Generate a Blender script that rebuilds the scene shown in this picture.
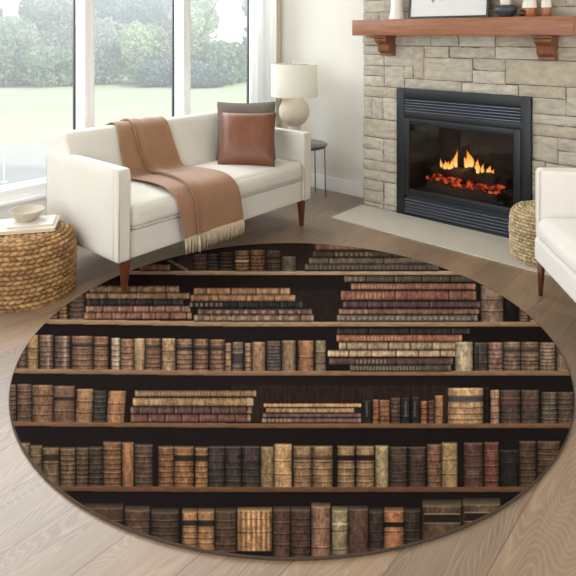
import bpy, bmesh, math, random
import numpy as np
from mathutils import Vector, Matrix, noise

for o in list(bpy.data.objects):
    bpy.data.objects.remove(o)
C = bpy.context.scene.collection
sc = bpy.context.scene
R = math.radians

# ------------------------------------------------------------------ camera
# room axes: +X runs along the window wall towards the fireplace, +Y towards the windows
n_ = math.hypot(.756, .655)
CA, SA = .756/n_, .655/n_
F, EYE, YH = 579.0, 1.42, 36.0
cam = bpy.data.cameras.new('camera'); co = bpy.data.objects.new('camera', cam); C.objects.link(co)
cam.sensor_width = 36; cam.sensor_fit = 'HORIZONTAL'; cam.lens = 36*F/576
cam.shift_y = -(288-YH)/576
cam.clip_start = .05; cam.clip_end = 200
co.location = (0, 0, EYE)
co.rotation_euler = (R(90), 0, math.atan2(SA, CA)-R(90))
sc.camera = co

# ------------------------------------------------------------------ world, sun, window daylight, exposure
w = bpy.data.worlds.new('sky'); sc.world = w; w.use_nodes = True
wn = w.node_tree.nodes; wl = w.node_tree.links
bg = wn['Background']
tc = wn.new('ShaderNodeTexCoord'); sep = wn.new('ShaderNodeSeparateXYZ'); rmp = wn.new('ShaderNodeValToRGB')
wl.new(tc.outputs['Generated'], sep.inputs[0]); wl.new(sep.outputs['Z'], rmp.inputs[0]); wl.new(rmp.outputs[0], bg.inputs[0])
rmp.color_ramp.elements[0].color = (.93, .96, 1, 1); rmp.color_ramp.elements[1].color = (.62, .78, 1, 1)
bg.inputs[1].default_value = 1.5

def lamp(name, kind, loc, rot, energy, color=(1, 1, 1), size=None):
    l = bpy.data.lights.new(name, kind); l.energy = energy; l.color = color
    if size:
        l.shape = 'RECTANGLE'; l.size, l.size_y = size
    if kind == 'SUN': l.angle = R(4)
    o = bpy.data.objects.new(name, l); C.objects.link(o); o.location = loc
    o.rotation_euler = rot
    return o
def aim(d):
    return Vector(d).to_track_quat('-Z', 'Y').to_euler()
lamp('sun', 'SUN', (0, -5, 10), aim((-.35, .8, -.75)), 2.1, (1, .95, .86))
# daylight falling through the tall windows (the sky above their visible part)
lamp('window_daylight', 'AREA', (1.9, 4.25, 2.45), aim((.12, -1, -.85)), 190, (.95, .98, 1), (4.6, 1.5))
# daylight through the big window of the left wall
lamp('side_window_daylight', 'AREA', (-1.52, 1.6, 1.35), aim((1, .0, -.12)), 70, (.94, .97, 1), (3.2, 1.9))
# added soft fill lamp behind the camera, not a known source
lamp('rear_fill', 'AREA', (1.2, -2.12, 1.5), aim((.1, 1, -.1)), 42, (1, .98, .95), (3.0, 1.9))

sc.view_settings.view_transform = 'Standard'; sc.view_settings.look = 'None'
sc.view_settings.gamma = 1; sc.view_settings.use_curve_mapping = False
sc.view_settings.exposure = 0.0
sc.cycles.max_bounces = 8; sc.cycles.diffuse_bounces = 4; sc.cycles.transparent_max_bounces = 16
sc.cycles.caustics_reflective = False; sc.cycles.caustics_refractive = False
sc.cycles.sample_clamp_indirect = 4

# ------------------------------------------------------------------ measuring helpers
def ray(px, py):
    a = (px-288)/F
    return CA+a*SA, SA-a*CA, -(py-YH)/F
def on_x(px, py, X):                    # point of a plane X = const -> (Y, Z)
    r = ray(px, py); t = X/r[0]
    return r[1]*t, EYE+r[2]*t
def W(r, d):                            # sideways / ahead of the viewpoint -> room X, Y
    return CA*d+SA*r, SA*d-CA*r

# ------------------------------------------------------------------ materials
def lin(c):
    return tuple(((v/255/12.92) if v/255 <= .04045 else ((v/255+.055)/1.055)**2.4) for v in c)
MATS = {}
def mat(name, col, rough=.6, metal=0, var=0, vscale=8, bump=0, bscale=60, spec=.5, sheen=0, stretch=None, coat=0, transl=0, emit=None, es=0, detail=4):
    if name in MATS: return MATS[name]
    m = bpy.data.materials.new(name); m.use_nodes = True; MATS[name] = m
    N = m.node_tree.nodes; L = m.node_tree.links; b = N['Principled BSDF']
    c = lin(col)
    b.inputs['Base Color'].default_value = (*c, 1); b.inputs['Roughness'].default_value = rough
    b.inputs['Metallic'].default_value = metal; b.inputs['Specular IOR Level'].default_value = spec
    b.inputs['Sheen Weight'].default_value = sheen; b.inputs['Coat Weight'].default_value = coat
    t = N.new('ShaderNodeTexCoord'); mp = N.new('ShaderNodeMapping'); L.new(t.outputs['Object'], mp.inputs[0])
    if stretch: mp.inputs['Scale'].default_value = stretch
    if var:
        nz = N.new('ShaderNodeTexNoise'); nz.inputs['Scale'].default_value = vscale; nz.inputs['Detail'].default_value = detail
        L.new(mp.outputs[0], nz.inputs['Vector'])
        r = N.new('ShaderNodeValToRGB'); L.new(nz.outputs['Fac'], r.inputs[0])
        r.color_ramp.elements[0].position = .3; r.color_ramp.elements[1].position = .7
        r.color_ramp.elements[0].color = (*[v*(1-var) for v in c], 1)
        r.color_ramp.elements[1].color = (*[min(1, v*(1+var)) for v in c], 1)
        L.new(r.outputs[0], b.inputs['Base Color'])
    if bump:
        nb = N.new('ShaderNodeTexNoise'); nb.inputs['Scale'].default_value = bscale; nb.inputs['Detail'].default_value = 5
        L.new(mp.outputs[0], nb.inputs['Vector'])
        bp = N.new('ShaderNodeBump'); bp.inputs['Strength'].default_value = bump; bp.inputs['Distance'].default_value = .01
        L.new(nb.outputs['Fac'], bp.inputs['Height']); L.new(bp.outputs[0], b.inputs['Normal'])
    if emit:
        b.inputs['Emission Color'].default_value = (*lin(emit), 1); b.inputs['Emission Strength'].default_value = es
    if transl:
        out = N['Material Output']; tr = N.new('ShaderNodeBsdfTranslucent'); mx = N.new('ShaderNodeMixShader')
        tr.inputs[0].default_value = (*c, 1); mx.inputs[0].default_value = transl
        L.new(b.outputs[0], mx.inputs[1]); L.new(tr.outputs[0], mx.inputs[2]); L.new(mx.outputs[0], out.inputs[0])
    return m

M_wall = mat('wall_paint', (236, 233, 224), .8, bump=.04, bscale=120)
M_ceil = mat('ceiling_paint', (235, 232, 224), .9, bump=.04, bscale=100)
M_trim = mat('white_trim_paint', (246, 246, 244), .4, bump=.02, bscale=40)
M_gask = mat('dark_gasket', (70, 76, 78), .5, bump=.02)
M_sofa = mat('cream_upholstery', (215, 210, 198), .85, var=.03, vscale=5, bump=.12, bscale=420, sheen=.2)
M_pipe = mat('cream_piping', (208, 200, 184), .85, bump=.1, bscale=300)
M_leg = mat('walnut_leg', (92, 46, 24), .4, var=.3, vscale=9, stretch=(6, 6, 1), bump=.05)
M_grey = mat('taupe_linen', (108, 100, 92), .9, var=.12, vscale=40, bump=.3, bscale=350)
M_leather = mat('tan_leather', (116, 71, 48), .42, var=.1, vscale=7, bump=.12, bscale=160, spec=.5)
M_throw = mat('camel_wool', (152, 112, 80), .9, var=.06, vscale=10, bump=.15, bscale=400, sheen=.35)
M_fringe = mat('cream_fringe', (212, 196, 164), .9, var=.1, vscale=60, bump=.1)
M_mantel = mat('cherry_wood', (148, 92, 58), .4, var=.28, vscale=7, stretch=(5, .7, 9), bump=.06, bscale=20, detail=7)
M_corbel = mat('cherry_wood_corbel', (122, 74, 44), .42, var=.28, vscale=9, stretch=(4, 4, 1), bump=.06)
M_black = mat('black_metal', (34, 36, 39), .42, metal=.3, bump=.03, bscale=200)
M_slat = mat('louvre_metal', (98, 103, 112), .38, metal=.55, bump=.02)
M_fire_in = mat('firebox_lining', (50, 45, 38), .9, var=.25, vscale=6, bump=.3, bscale=25)
M_log = mat('charred_log', (64, 50, 40), .95, var=.45, vscale=14, bump=.9, bscale=40, stretch=(1, .4, 1))
M_hearth = mat('hearth_stone', (208, 201, 186), .55, var=.06, vscale=3, bump=.08, bscale=40)
M_lampb = mat('cream_ceramic', (220, 208, 186), .5, var=.04, vscale=14, bump=.08, bscale=90)
M_shade = mat('linen_shade', (244, 241, 230), .8, bump=.08, bscale=300, transl=.35)
M_glasstop = mat('dark_glass_top', (58, 66, 68), .12, spec=.6, bump=.01)
M_steel = mat('brushed_metal', (120, 112, 104), .35, metal=.8, bump=.02)
M_bowl = mat('greige_ceramic', (186, 174, 154), .55, var=.05, vscale=18, bump=.08, bscale=80)
M_page = mat('book_pages', (206, 184, 148), .8, var=.1, vscale=60, stretch=(1, 1, 14), bump=.08)
M_cover = mat('white_cover', (232, 228, 220), .5, bump=.04)
M_cover2 = mat('pale_grey_cover', (206, 200, 188), .55, bump=.04)
M_sheer = mat('sheer_fabric', (240, 240, 238), .9, bump=.04, transl=.8)
M_drape = mat('cream_drape_fabric', (214, 202, 176), .9, bump=.1, bscale=200, transl=.15)
M_vase = mat('white_glaze', (232, 228, 216), .35, var=.03, bump=.03)
M_char = mat('charcoal_glaze', (66, 72, 76), .4, var=.15, vscale=30, bump=.08)
M_terra = mat('terracotta_glaze', (162, 98, 54), .3, var=.12, vscale=30, bump=.03)
M_dkwood = mat('dark_turned_wood', (62, 34, 20), .4, var=.2, bump=.05)
M_art = mat('art_paper', (222, 222, 220), .6, bump=.01)
M_artgrey = mat('grey_ink', (150, 150, 150), .6, bump=.01)
M_frame = mat('dark_frame', (42, 46, 52), .45, bump=.03)
M_lawn = mat('lawn_grass', (204, 192, 164), .95, var=.16, vscale=.35, bump=.4, bscale=30, stretch=(.4, 1, 1))
M_patio = mat('patio_paving', (192, 185, 172), .8, var=.05, vscale=3, bump=.05)
M_bark = mat('bark', (120, 106, 92), .95, var=.3, bump=.5)
M_house = mat('rendered_wall', (220, 204, 194), .9, var=.03, bump=.05)
M_hroof = mat('roof_tiles', (150, 140, 136), .9, var=.1, bump=.2)

def seagrass(name, dark, mid, light):
    m = mat(name, mid, .75)
    N = m.node_tree.nodes; L = m.node_tree.links; b = N['Principled BSDF']
    at = N.new('ShaderNodeAttribute'); at.attribute_name = 'strand_shade'
    r = N.new('ShaderNodeValToRGB'); L.new(at.outputs['Fac'], r.inputs[0])
    r.color_ramp.elements[0].color = (*lin(dark), 1); r.color_ramp.elements[1].color = (*lin(light), 1)
    e = r.color_ramp.elements.new(.5); e.color = (*lin(mid), 1)
    L.new(r.outputs[0], b.inputs['Base Color'])
    t = N.new('ShaderNodeTexCoord'); nb = N.new('ShaderNodeTexNoise'); nb.inputs['Scale'].default_value = 220
    L.new(t.outputs['Object'], nb.inputs['Vector'])
    bp = N.new('ShaderNodeBump'); bp.inputs['Strength'].default_value = .35; bp.inputs['Distance'].default_value = .004
    L.new(nb.outputs['Fac'], bp.inputs['Height']); L.new(bp.outputs[0], b.inputs['Normal'])
    return m
M_sea = seagrass('seagrass_weave', (84, 56, 28), (144, 106, 62), (188, 150, 100))
M_sea2 = seagrass('pale_rush_weave', (122, 100, 66), (190, 168, 128), (222, 206, 172))

# ------------------------------------------------------------------ mesh helpers
def link(name, me, m, parent=None):
    me.name = name
    o = bpy.data.objects.new(name, me); C.objects.link(o)
    if m:
        for q in (m if isinstance(m, (list, tuple)) else [m]): me.materials.append(q)
    if parent: o.parent = parent
    return o
def smooth(me, on=True):
    me.polygons.foreach_set('use_smooth', [on]*len(me.polygons))
def auto(me, ang=40):
    smooth(me)
    me.set_sharp_from_angle(angle=R(ang))
def fromv(name, v, f, m, parent=None, sm=True, ang=None):
    me = bpy.data.meshes.new(name); me.from_pydata([tuple(p) for p in v], [], f); me.update()
    if ang: auto(me, ang)
    elif sm: smooth(me)
    return link(name, me, m, parent)
def frombm(name, bm, m, parent=None, ang=40):
    bmesh.ops.recalc_face_normals(bm, faces=bm.faces)
    me = bpy.data.meshes.new(name); bm.to_mesh(me); bm.free(); auto(me, ang)
    return link(name, me, m, parent)
def bx(bm, x0, x1, y0, y1, z0, z1, bev=0, M=None, seg=2, mi=0):
    r = bmesh.ops.create_cube(bm, size=1)
    vs = r['verts']
    for v in vs:
        v.co = Vector((x0+(v.co.x+.5)*(x1-x0), y0+(v.co.y+.5)*(y1-y0), z0+(v.co.z+.5)*(z1-z0)))
    fs = list({f for v in vs for f in v.link_faces})
    for f in fs: f.material_index = mi
    if bev:
        es = list({e for v in vs for e in v.link_edges})
        r2 = bmesh.ops.bevel(bm, geom=es, offset=bev, segments=seg, profile=.6, affect='EDGES', material=mi)
        vs = list({v for f in r2['faces'] for v in f.verts} | {v for v in vs if v.is_valid})
    if M is not None:
        for v in vs: v.co = M @ v.co
    return vs
def box(name, m, parent, x0, x1, y0, y1, z0, z1, bev=0, M=None):
    bm = bmesh.new(); bx(bm, x0, x1, y0, y1, z0, z1, bev, M); return frombm(name, bm, m, parent)
def lathe(prof, seg=48, c=(0, 0, 0), cap=True):
    v = []; f = []
    for (r, z) in prof:
        for i in range(seg):
            a = 2*math.pi*i/seg; v.append((c[0]+r*math.cos(a), c[1]+r*math.sin(a), c[2]+z))
    for j in range(len(prof)-1):
        for i in range(seg):
            k = (i+1) % seg
            f.append((j*seg+i, j*seg+k, (j+1)*seg+k, (j+1)*seg+i))
    if cap:
        f.append(tuple(reversed(range(seg)))); f.append(tuple((len(prof)-1)*seg+i for i in range(seg)))
    return v, f
def lathed(name, prof, m, parent=None, c=(0, 0, 0), seg=48, ang=50, cap=True):
    v, f = lathe(prof, seg, c, cap); return fromv(name, v, f, m, parent, ang=ang)
def tube(v, f, pts, rad, seg=8, cap=True):
    b0 = len(v); pts = [Vector(p) for p in pts]; n = len(pts)
    rs = rad if isinstance(rad, (list, tuple)) else [rad]*n
    up = Vector((0, 0, 1))
    for i, p in enumerate(pts):
        t = (pts[min(i+1, n-1)]-pts[max(i-1, 0)]).normalized()
        s = t.cross(up)
        if s.length < .05: s = t.cross(Vector((1, 0, 0)))
        s.normalize(); u = s.cross(t).normalized()
        for k in range(seg):
            a = 2*math.pi*k/seg
            v.append(p+s*(math.cos(a)*rs[i])+u*(math.sin(a)*rs[i]))
    for i in range(n-1):
        for k in range(seg):
            q = (k+1) % seg
            f.append((b0+i*seg+k, b0+i*seg+q, b0+(i+1)*seg+q, b0+(i+1)*seg+k))
    if cap:
        f.append(tuple(b0+k for k in reversed(range(seg)))); f.append(tuple(b0+(n-1)*seg+k for k in range(seg)))
def tubeobj(name, pts, rad, m, parent=None, seg=8):
    v = []; f = []; tube(v, f, pts, rad, seg); return fromv(name, v, f, m, parent, ang=60)
def rbox(x0, x1, y0, y1, z0, z1, r=.03, bulge=(0, 0, 0), n=14):
    """rounded soft box with swelling faces; returns verts, faces"""
    c = np.array([(x0+x1)/2, (y0+y1)/2, (z0+z1)/2]); h = np.array([(x1-x0)/2, (y1-y0)/2, (z1-z0)/2])
    bm = bmesh.new(); bmesh.ops.create_cube(bm, size=2)
    bmesh.ops.subdivide_edges(bm, edges=bm.edges[:], cuts=n, use_grid_fill=True)
    V = []
    for v in bm.verts:
        u = np.array(v.co)
        # push grid lines towards the edges so the radius is well resolved
        u = np.sign(u)*(1-(1-np.abs(u))**1.6)
        p = u*h; q = np.clip(p, -(h-r), h-r); d = p-q; L = np.linalg.norm(d)
        pp = q+d/L*r if L > 1e-9 else p
        for a in range(3):
            b, e = (a+1) % 3, (a+2) % 3
            k = bulge[a]*max(0, 1-u[b]**2)*max(0, 1-u[e]**2)
            pp[a] += k*np.sign(u[a])*abs(u[a])**3
        V.append(tuple(pp+c))
    bm.verts.index_update()
    Fs = [tuple(v.index for v in f.verts) for f in bm.faces]; bm.free()
    return V, Fs
def softbox(name, m, parent, *a, **k):
    v, f = rbox(*a, **k); return fromv(name, v, f, m, parent, sm=True)
def empty(name, loc=(0, 0, 0)):
    o = bpy.data.objects.new(name, None); C.objects.link(o); o.empty_display_size = .1
    o['_loc'] = list(loc); return o
def place_root(o):
    """put the Empty at the thing's base, children keep their place"""
    l = Vector(o['_loc']); del o['_loc']
    o.location = l
    for ch in o.children: ch.location = ch.location - l
    return o
def tag(o, label, cat, group=None, kind=None):
    o['label'] = label; o['category'] = cat
    if group: o['group'] = group
    if kind: o['kind'] = kind
    if '_loc' in o.keys(): place_root(o)
    return o
def struct(o):
    o['kind'] = 'structure'
    if '_loc' in o.keys(): place_root(o)
    return o

XW, YW, ZC = 4.28, 3.80, 2.62          # fireplace-side wall, window wall, ceiling
XL, YB = -1.6, -2.2

# ------------------------------------------------------------------ floor
m = bpy.data.materials.new('oak_planks'); m.use_nodes = True
N = m.node_tree.nodes; L = m.node_tree.links; b = N['Principled BSDF']
t = N.new('ShaderNodeTexCoord')
bk = N.new('ShaderNodeTexBrick'); bk.offset = .37; bk.squash = 1
mp = N.new('ShaderNodeMapping'); mp.inputs['Location'].default_value = (-.3, .015, 0)
L.new(t.outputs['Object'], mp.inputs[0]); L.new(mp.outputs[0], bk.inputs['Vector'])
bk.inputs['Scale'].default_value = 1; bk.inputs['Brick Width'].default_value = 1.75; bk.inputs['Row Height'].default_value = .206
bk.inputs['Mortar Size'].default_value = .0016; bk.inputs['Mortar Smooth'].default_value = .3
bk.inputs['Color1'].default_value = (0, 0, 0, 1); bk.inputs['Color2'].default_value = (1, 1, 1, 1); bk.inputs['Mortar'].default_value = (.5, .5, .5, 1)
# grain, long along X, shifted per plank
mg = N.new('ShaderNodeMapping'); mg.inputs['Scale'].default_value = (1.3, 15, 1)
av = N.new('ShaderNodeVectorMath'); av.operation = 'MULTIPLY_ADD'
L.new(bk.outputs['Color'], av.inputs[0]); av.inputs[1].default_value = (17, 5, 3); L.new(t.outputs['Object'], av.inputs[2])
L.new(av.outputs[0], mg.inputs[0])
g1 = N.new('ShaderNodeTexNoise'); g1.inputs['Scale'].default_value = 2.0; g1.inputs['Detail'].default_value = 8; g1.inputs['Distortion'].default_value = 1.3
L.new(mg.outputs[0], g1.inputs['Vector'])
# cathedral figure
mw = N.new('ShaderNodeMapping'); mw.inputs['Scale'].default_value = (.55, 3.2, 1); L.new(av.outputs[0], mw.inputs[0])
n0 = N.new('ShaderNodeTexNoise'); n0.inputs['Scale'].default_value = 1.6; n0.inputs['Detail'].default_value = 1.5; L.new(mw.outputs[0], n0.inputs['Vector'])
mm = N.new('ShaderNodeMath'); mm.operation = 'MULTIPLY'; L.new(n0.outputs['Fac'], mm.inputs[0]); mm.inputs[1].default_value = 420
ss = N.new('ShaderNodeMath'); ss.operation = 'SINE'; L.new(mm.outputs[0], ss.inputs[0])
s2 = N.new('ShaderNodeMapRange'); L.new(ss.outputs[0], s2.inputs[0]); s2.inputs[1].default_value = .25; s2.inputs[2].default_value = 1.0
cr = N.new('ShaderNodeValToRGB'); L.new(g1.outputs['Fac'], cr.inputs[0])
cr.color_ramp.elements[0].position = .3; cr.color_ramp.elements[1].position = .72
cr.color_ramp.elements[0].color = (*lin((128, 104, 82)), 1); cr.color_ramp.elements[1].color = (*lin((152, 127, 101)), 1)
pm = N.new('ShaderNodeValToRGB'); L.new(bk.outputs['Color'], pm.inputs[0])
pm.color_ramp.elements[0].color = (.74, .76, .80, 1); pm.color_ramp.elements[1].color = (1.10, 1.07, 1.03, 1)
mu = N.new('ShaderNodeMix'); mu.data_type = 'RGBA'; mu.blend_type = 'MULTIPLY'; mu.inputs[0].default_value = 1
L.new(cr.outputs[0], mu.inputs[6]); L.new(pm.outputs[0], mu.inputs[7])
m3 = N.new('ShaderNodeMix'); m3.data_type = 'RGBA'; m3.blend_type = 'MIX'
k3 = N.new('ShaderNodeMath'); k3.operation = 'MULTIPLY'; L.new(s2.outputs[0], k3.inputs[0]); k3.inputs[1].default_value = .15
L.new(k3.outputs[0], m3.inputs[0]); L.new(mu.outputs[2], m3.inputs[6]); m3.inputs[7].default_value = (*lin((206, 184, 156)), 1)
m4 = N.new('ShaderNodeMix'); m4.data_type = 'RGBA'
L.new(bk.outputs['Fac'], m4.inputs[0]); L.new(m3.outputs[2], m4.inputs[6]); m4.inputs[7].default_value = (*lin((88, 68, 52)), 1)
L.new(m4.outputs[2], b.inputs['Base Color'])
b.inputs['Roughness'].default_value = .42; b.inputs['Specular IOR Level'].default_value = .75; b.inputs['Coat Weight'].default_value = .6; b.inputs['Coat Roughness'].default_value = .4
bp = N.new('ShaderNodeBump'); bp.inputs['Strength'].default_value = .12; bp.inputs['Distance'].default_value = .003
ad = N.new('ShaderNodeMath'); ad.operation = 'SUBTRACT'; L.new(g1.outputs['Fac'], ad.inputs[0]); L.new(bk.outputs['Fac'], ad.inputs[1])
L.new(ad.outputs[0], bp.inputs['Height']); L.new(bp.outputs[0], b.inputs['Normal'])
struct(box('floor', m, None, XL-.1, XW+.12, YB-.1, YW+.16, -.1, 0))

# ------------------------------------------------------------------ walls, ceiling, trim
struct(box('ceiling', M_ceil, None, XL-.1, XW+.12, YB-.1, YW+.16, ZC, ZC+.1))
bm = bmesh.new()
bx(bm, XW, XW+.12, YB-.1, 1.385, 0, ZC); bx(bm, XW, XW+.12, 2.32, YW+.16, 0, ZC); bx(bm, XW, XW+.12, 1.385, 2.32, .80, ZC); bx(bm, XW, XW+.12, 1.385, 2.32, 0, .15)
struct(frombm('wall_right', bm, M_wall))
bm = bmesh.new()                        # window wall: low wall, head, piers
bx(bm, XL, XW, YW+.02, YW+.14, 0, .34); bx(bm, XL, XW, YW, YW+.14, 2.42, ZC)
bx(bm, 4.18, XW, YW, YW+.14, .34, 2.42); bx(bm, XL, .42, YW, YW+.14, .34, 2.42)
struct(frombm('wall_back', bm, M_wall))
bm = bmesh.new()
bx(bm, XL-.1, XL, YB, -.1, 0, ZC); bx(bm, XL-.1, XL, 3.3, YW, 0, ZC); bx(bm, XL-.1, XL, -.1, 3.3, 0, .35); bx(bm, XL-.1, XL, -.1, 3.3, 2.35, ZC)
struct(frombm('wall_left', bm, M_wall))
bm = bmesh.new()
bx(bm, XL, -.4, YB-.1, YB, 0, ZC); bx(bm, 2.8, XW, YB-.1, YB, 0, ZC); bx(bm, -.4, 2.8, YB-.1, YB, 0, .5); bx(bm, -.4, 2.8, YB-.1, YB, 2.5, ZC)
struct(frombm('wall_front', bm, M_wall))
bm = bmesh.new(); bx(bm, XW-.016, XW, 2.712, YW, 0, .125, .004); bx(bm, XW-.016, XW, YB, .985, 0, .125, .004)
struct(frombm('baseboard_right', bm, M_trim))
struct(box('baseboard_back', M_trim, None, XL, XW-.02, YW-.002, YW+.02, 0, .125, .004))
bm = bmesh.new(); bx(bm, .30, 4.18, YW-.03, YW+.14, .335, .36, .006)
struct(frombm('trim_sill', bm, M_trim))

struct(box('trim_panel', M_trim, None, .30, 4.18, YW+.004, YW+.03, .126, .334))
# window units between the posts at X = .43, 1.32, 2.21, 3.10, 3.99
def front_only(N, L, fr, mix):             # mirror reflection on the entry face of a pane only
    g = N.new('ShaderNodeNewGeometry'); a = N.new('ShaderNodeMath'); a.operation = 'SUBTRACT'; a.inputs[0].default_value = 1
    L.new(g.outputs['Backfacing'], a.inputs[1]); b = N.new('ShaderNodeMath'); b.operation = 'MULTIPLY'
    L.new(fr.outputs[0], b.inputs[0]); L.new(a.outputs[0], b.inputs[1]); L.new(b.outputs[0], mix.inputs[0])
def pane_mat():
    m = bpy.data.materials.new('glare_veil_glass'); m.use_nodes = True
    N = m.node_tree.nodes; L = m.node_tree.links; N.remove(N['Principled BSDF'])
    tr = N.new('ShaderNodeBsdfTransparent'); tl = N.new('ShaderNodeBsdfTranslucent'); gl = N.new('ShaderNodeBsdfGlossy')
    tl.inputs[0].default_value = (.93, .96, .95, 1); gl.inputs['Roughness'].default_value = .02
    a = N.new('ShaderNodeMixShader'); a.inputs[0].default_value = .085  # translucent white in the clear pane imitates outdoor haze and veiling glare
    L.new(tr.outputs[0], a.inputs[1]); L.new(tl.outputs[0], a.inputs[2])
    fr = N.new('ShaderNodeFresnel'); fr.inputs[0].default_value = 1.3
    c = N.new('ShaderNodeMixShader'); front_only(N, L, fr, c); L.new(a.outputs[0], c.inputs[1]); L.new(gl.outputs[0], c.inputs[2])
    L.new(c.outputs[0], N['Material Output'].inputs[0]); return m
M_pane = pane_mat()
def ring(bm, x0, x1, z0, z1, wl_, wr_, wb_, wt_, y0, y1, bev=.004):
    bx(bm, x0, x0+wl_, y0, y1, z0, z1, bev); bx(bm, x1-wr_, x1, y0, y1, z0, z1, bev)
    bx(bm, x0+wl_, x1-wr_, y0, y1, z0, z0+wb_, bev); bx(bm, x0+wl_, x1-wr_, y0, y1, z1-wt_, z1, bev)
for i in range(4):
    a, e = .43+.89*i, 1.32+.89*i
    r = empty('window_%d' % (i+1), ((a+e)/2, YW+.05, .36))
    bm = bmesh.new(); ring(bm, a, e, .36, 2.42, .04, .04, .07, .06, YW, YW+.14)
    ring(bm, a+.04, e-.04, .43, 2.36, .012, .012, .014, .02, YW+.06, YW+.10, .002)
    frombm('window_frame', bm, M_trim, r)
    bm = bmesh.new(); ring(bm, a+.04, e-.04, .43, 2.36, .016, .016, .008, .01, YW+.118, YW+.134, 0)
    frombm('gasket', bm, M_gask, r)
    box('window_pane', M_pane, r, a+.05, e-.05, YW+.124, YW+.128, .436, 2.355)
    struct(r)

# ------------------------------------------------------------------ outdoors
struct(box('ground_lawn', M_lawn, None, -25, 60, 8.2, 60, -.3, -.10))
struct(box('ground_patio', M_patio, None, -25, 40, YW+.14, 8.2, -.3, -.11))
random.seed(4)
N = M_lawn.node_tree.nodes
for nd in N:
    if nd.type == 'VALTORGB':
        nd.color_ramp.elements[0].color = (*lin((178, 190, 146)), 1); nd.color_ramp.elements[1].color = (*lin((212, 198, 168)), 1)
    if nd.type == 'TEX_NOISE' and nd.inputs['Scale'].default_value < 1: nd.inputs['Scale'].default_value = .16
def leafmat(name, col):
    m = mat(name, col, .75, var=.22, vscale=1.4, bump=.05, transl=.25); return m
LM = {k: leafmat('leaves_'+k, c) for k, c in dict(sage=(156, 168, 144), grey=(164, 170, 156), green=(150, 170, 134), light=(180, 194, 152), dark=(116, 138, 132)).items()}  # pale greens, part of the outdoor haze is put into the leaf colour
def tree(name, label, cat, x, y, zb, clumps, leaf, n, mkey, trunk=None, group='trees and shrubs beyond the lawn', seed=0):
    rnd = random.Random(seed); v = []; f = []
    for _ in range(n):
        cx, cy, cz, rx, ry, rz = rnd.choice(clumps)
        while True:
            d = Vector((rnd.uniform(-1, 1), rnd.uniform(-1, 1), rnd.uniform(-1, 1)))
            if .02 < d.length < 1: break
        d = d.normalized()*(d.length**.45)
        k = 1+.22*noise.noise(d*2.3+Vector((seed, cx, cz)))
        p = Vector((cx+d.x*rx*k, cy+d.y*ry*k, cz+d.z*rz*k))
        a = Vector((rnd.gauss(0, 1), rnd.gauss(0, 1), rnd.gauss(0, 1))).normalized()
        bb = a.cross(Vector((rnd.gauss(0, 1), rnd.gauss(0, 1), rnd.gauss(0, 1)))).normalized()
        s = leaf*rnd.uniform(.6, 1.3); q = len(v)
        v += [p-a*s, p+bb*s*.45, p+a*s, p-bb*s*.45]; f.append((q, q+1, q+2, q+3))
    r = empty(name, (x, y, zb))
    o = fromv('foliage', v, f, LM[mkey], r, sm=False); o.location = (x, y, zb)
    tv = []; tf = []
    h = trunk or .8
    tube(tv, tf, [(0, 0, -.05), (.05, 0, h*.5), (0, .04, h)], [.14, .11, .07], 8)
    for k in range(4):
        a = k*1.6+seed; tube(tv, tf, [(0, 0, h*.7), (.5*math.cos(a), .5*math.sin(a), h*1.15), (.9*math.cos(a), .9*math.sin(a), h*1.5)], [.07, .05, .02], 6)
    o = fromv('trunk', tv, tf, M_bark, r); o.location = (x, y, zb)
    return tag(r, label, cat, group)
def outp(px, d): return W((px-288)/F*d, d)
Gz = -.10
# (pixel column, distance, height, half width, colour, kind)
TR = [
 (-30, 19, 1.9, 2.2, 'grey', 'shrub', 'greyish shrub at the far left end of the hedge row beyond the lawn'),
 (20, 17.9, 2.05, 1.25, 'sage', 'shrub', 'round sage-green bush in the left window pane, in front of the pale house'),
 (66, 19.8, 3.6, 1.35, 'grey', 'tree', 'tall grey-green tree just left of the first white window post'),
 (55, 17.5, 1.15, 1.1, 'green', 'shrub', 'low mid-green bush at the lawn edge left of the first window post'),
 (104, 18.4, 2.0, 1.25, 'grey', 'shrub', 'pale grey-green bush just right of the first window post'),
 (128, 23.5, 5.0, 2.8, 'dark', 'tree', 'dark blue-green tree rising behind the middle window pane'),
 (150, 18.6, 2.05, 1.15, 'light', 'tree', 'light-green rounded tree in the middle window pane'),
 (168, 17.6, .95, 1.0, 'dark', 'shrub', 'low dark shrub behind the second white window post'),
 (198, 18.8, 3.5, .95, 'light', 'tree', 'bright leafy tree at the left of the right window pane'),
 (232, 18.8, 1.35, 1.1, 'green', 'shrub', 'low green hedge bush under the sky gap in the right window pane'),
 (268, 20.2, 4.2, 1.2, 'sage', 'tree', 'hazy grey-green tree seen beside and through the sheer curtain'),
 (208, 17.4, .8, 1.0, 'dark', 'shrub', 'dark low shrub at the lawn edge in the right window pane'),
 (58, 24.5, 4.2, 1.9, 'dark', 'tree', 'dim blue-green tree top standing farthest back just left of the first window post'),
]
for i, (px, d, h, hw, key, kind, lab) in enumerate(TR):
    x, y = outp(px, d); rnd = random.Random(i*7+1); cl = []
    for k in range(9):
        fx = rnd.uniform(-.6, .6)*hw; fz = rnd.uniform(.22, .80)*h
        cl.append((fx, rnd.uniform(-.5, .5)*hw*.6, fz, hw*.48, hw*.45, min(h*.3, hw*.45)))
    cl.append((0, 0, h*.3, hw*.85, hw*.5, h*.32))
    tree('garden_tree' if kind == 'tree' else 'garden_shrub', lab, kind, x, y, Gz, cl, .075 if kind == 'shrub' else .085, int(6500*max(.8, hw*h/2.6)), key, h*.55, seed=i)
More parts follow.
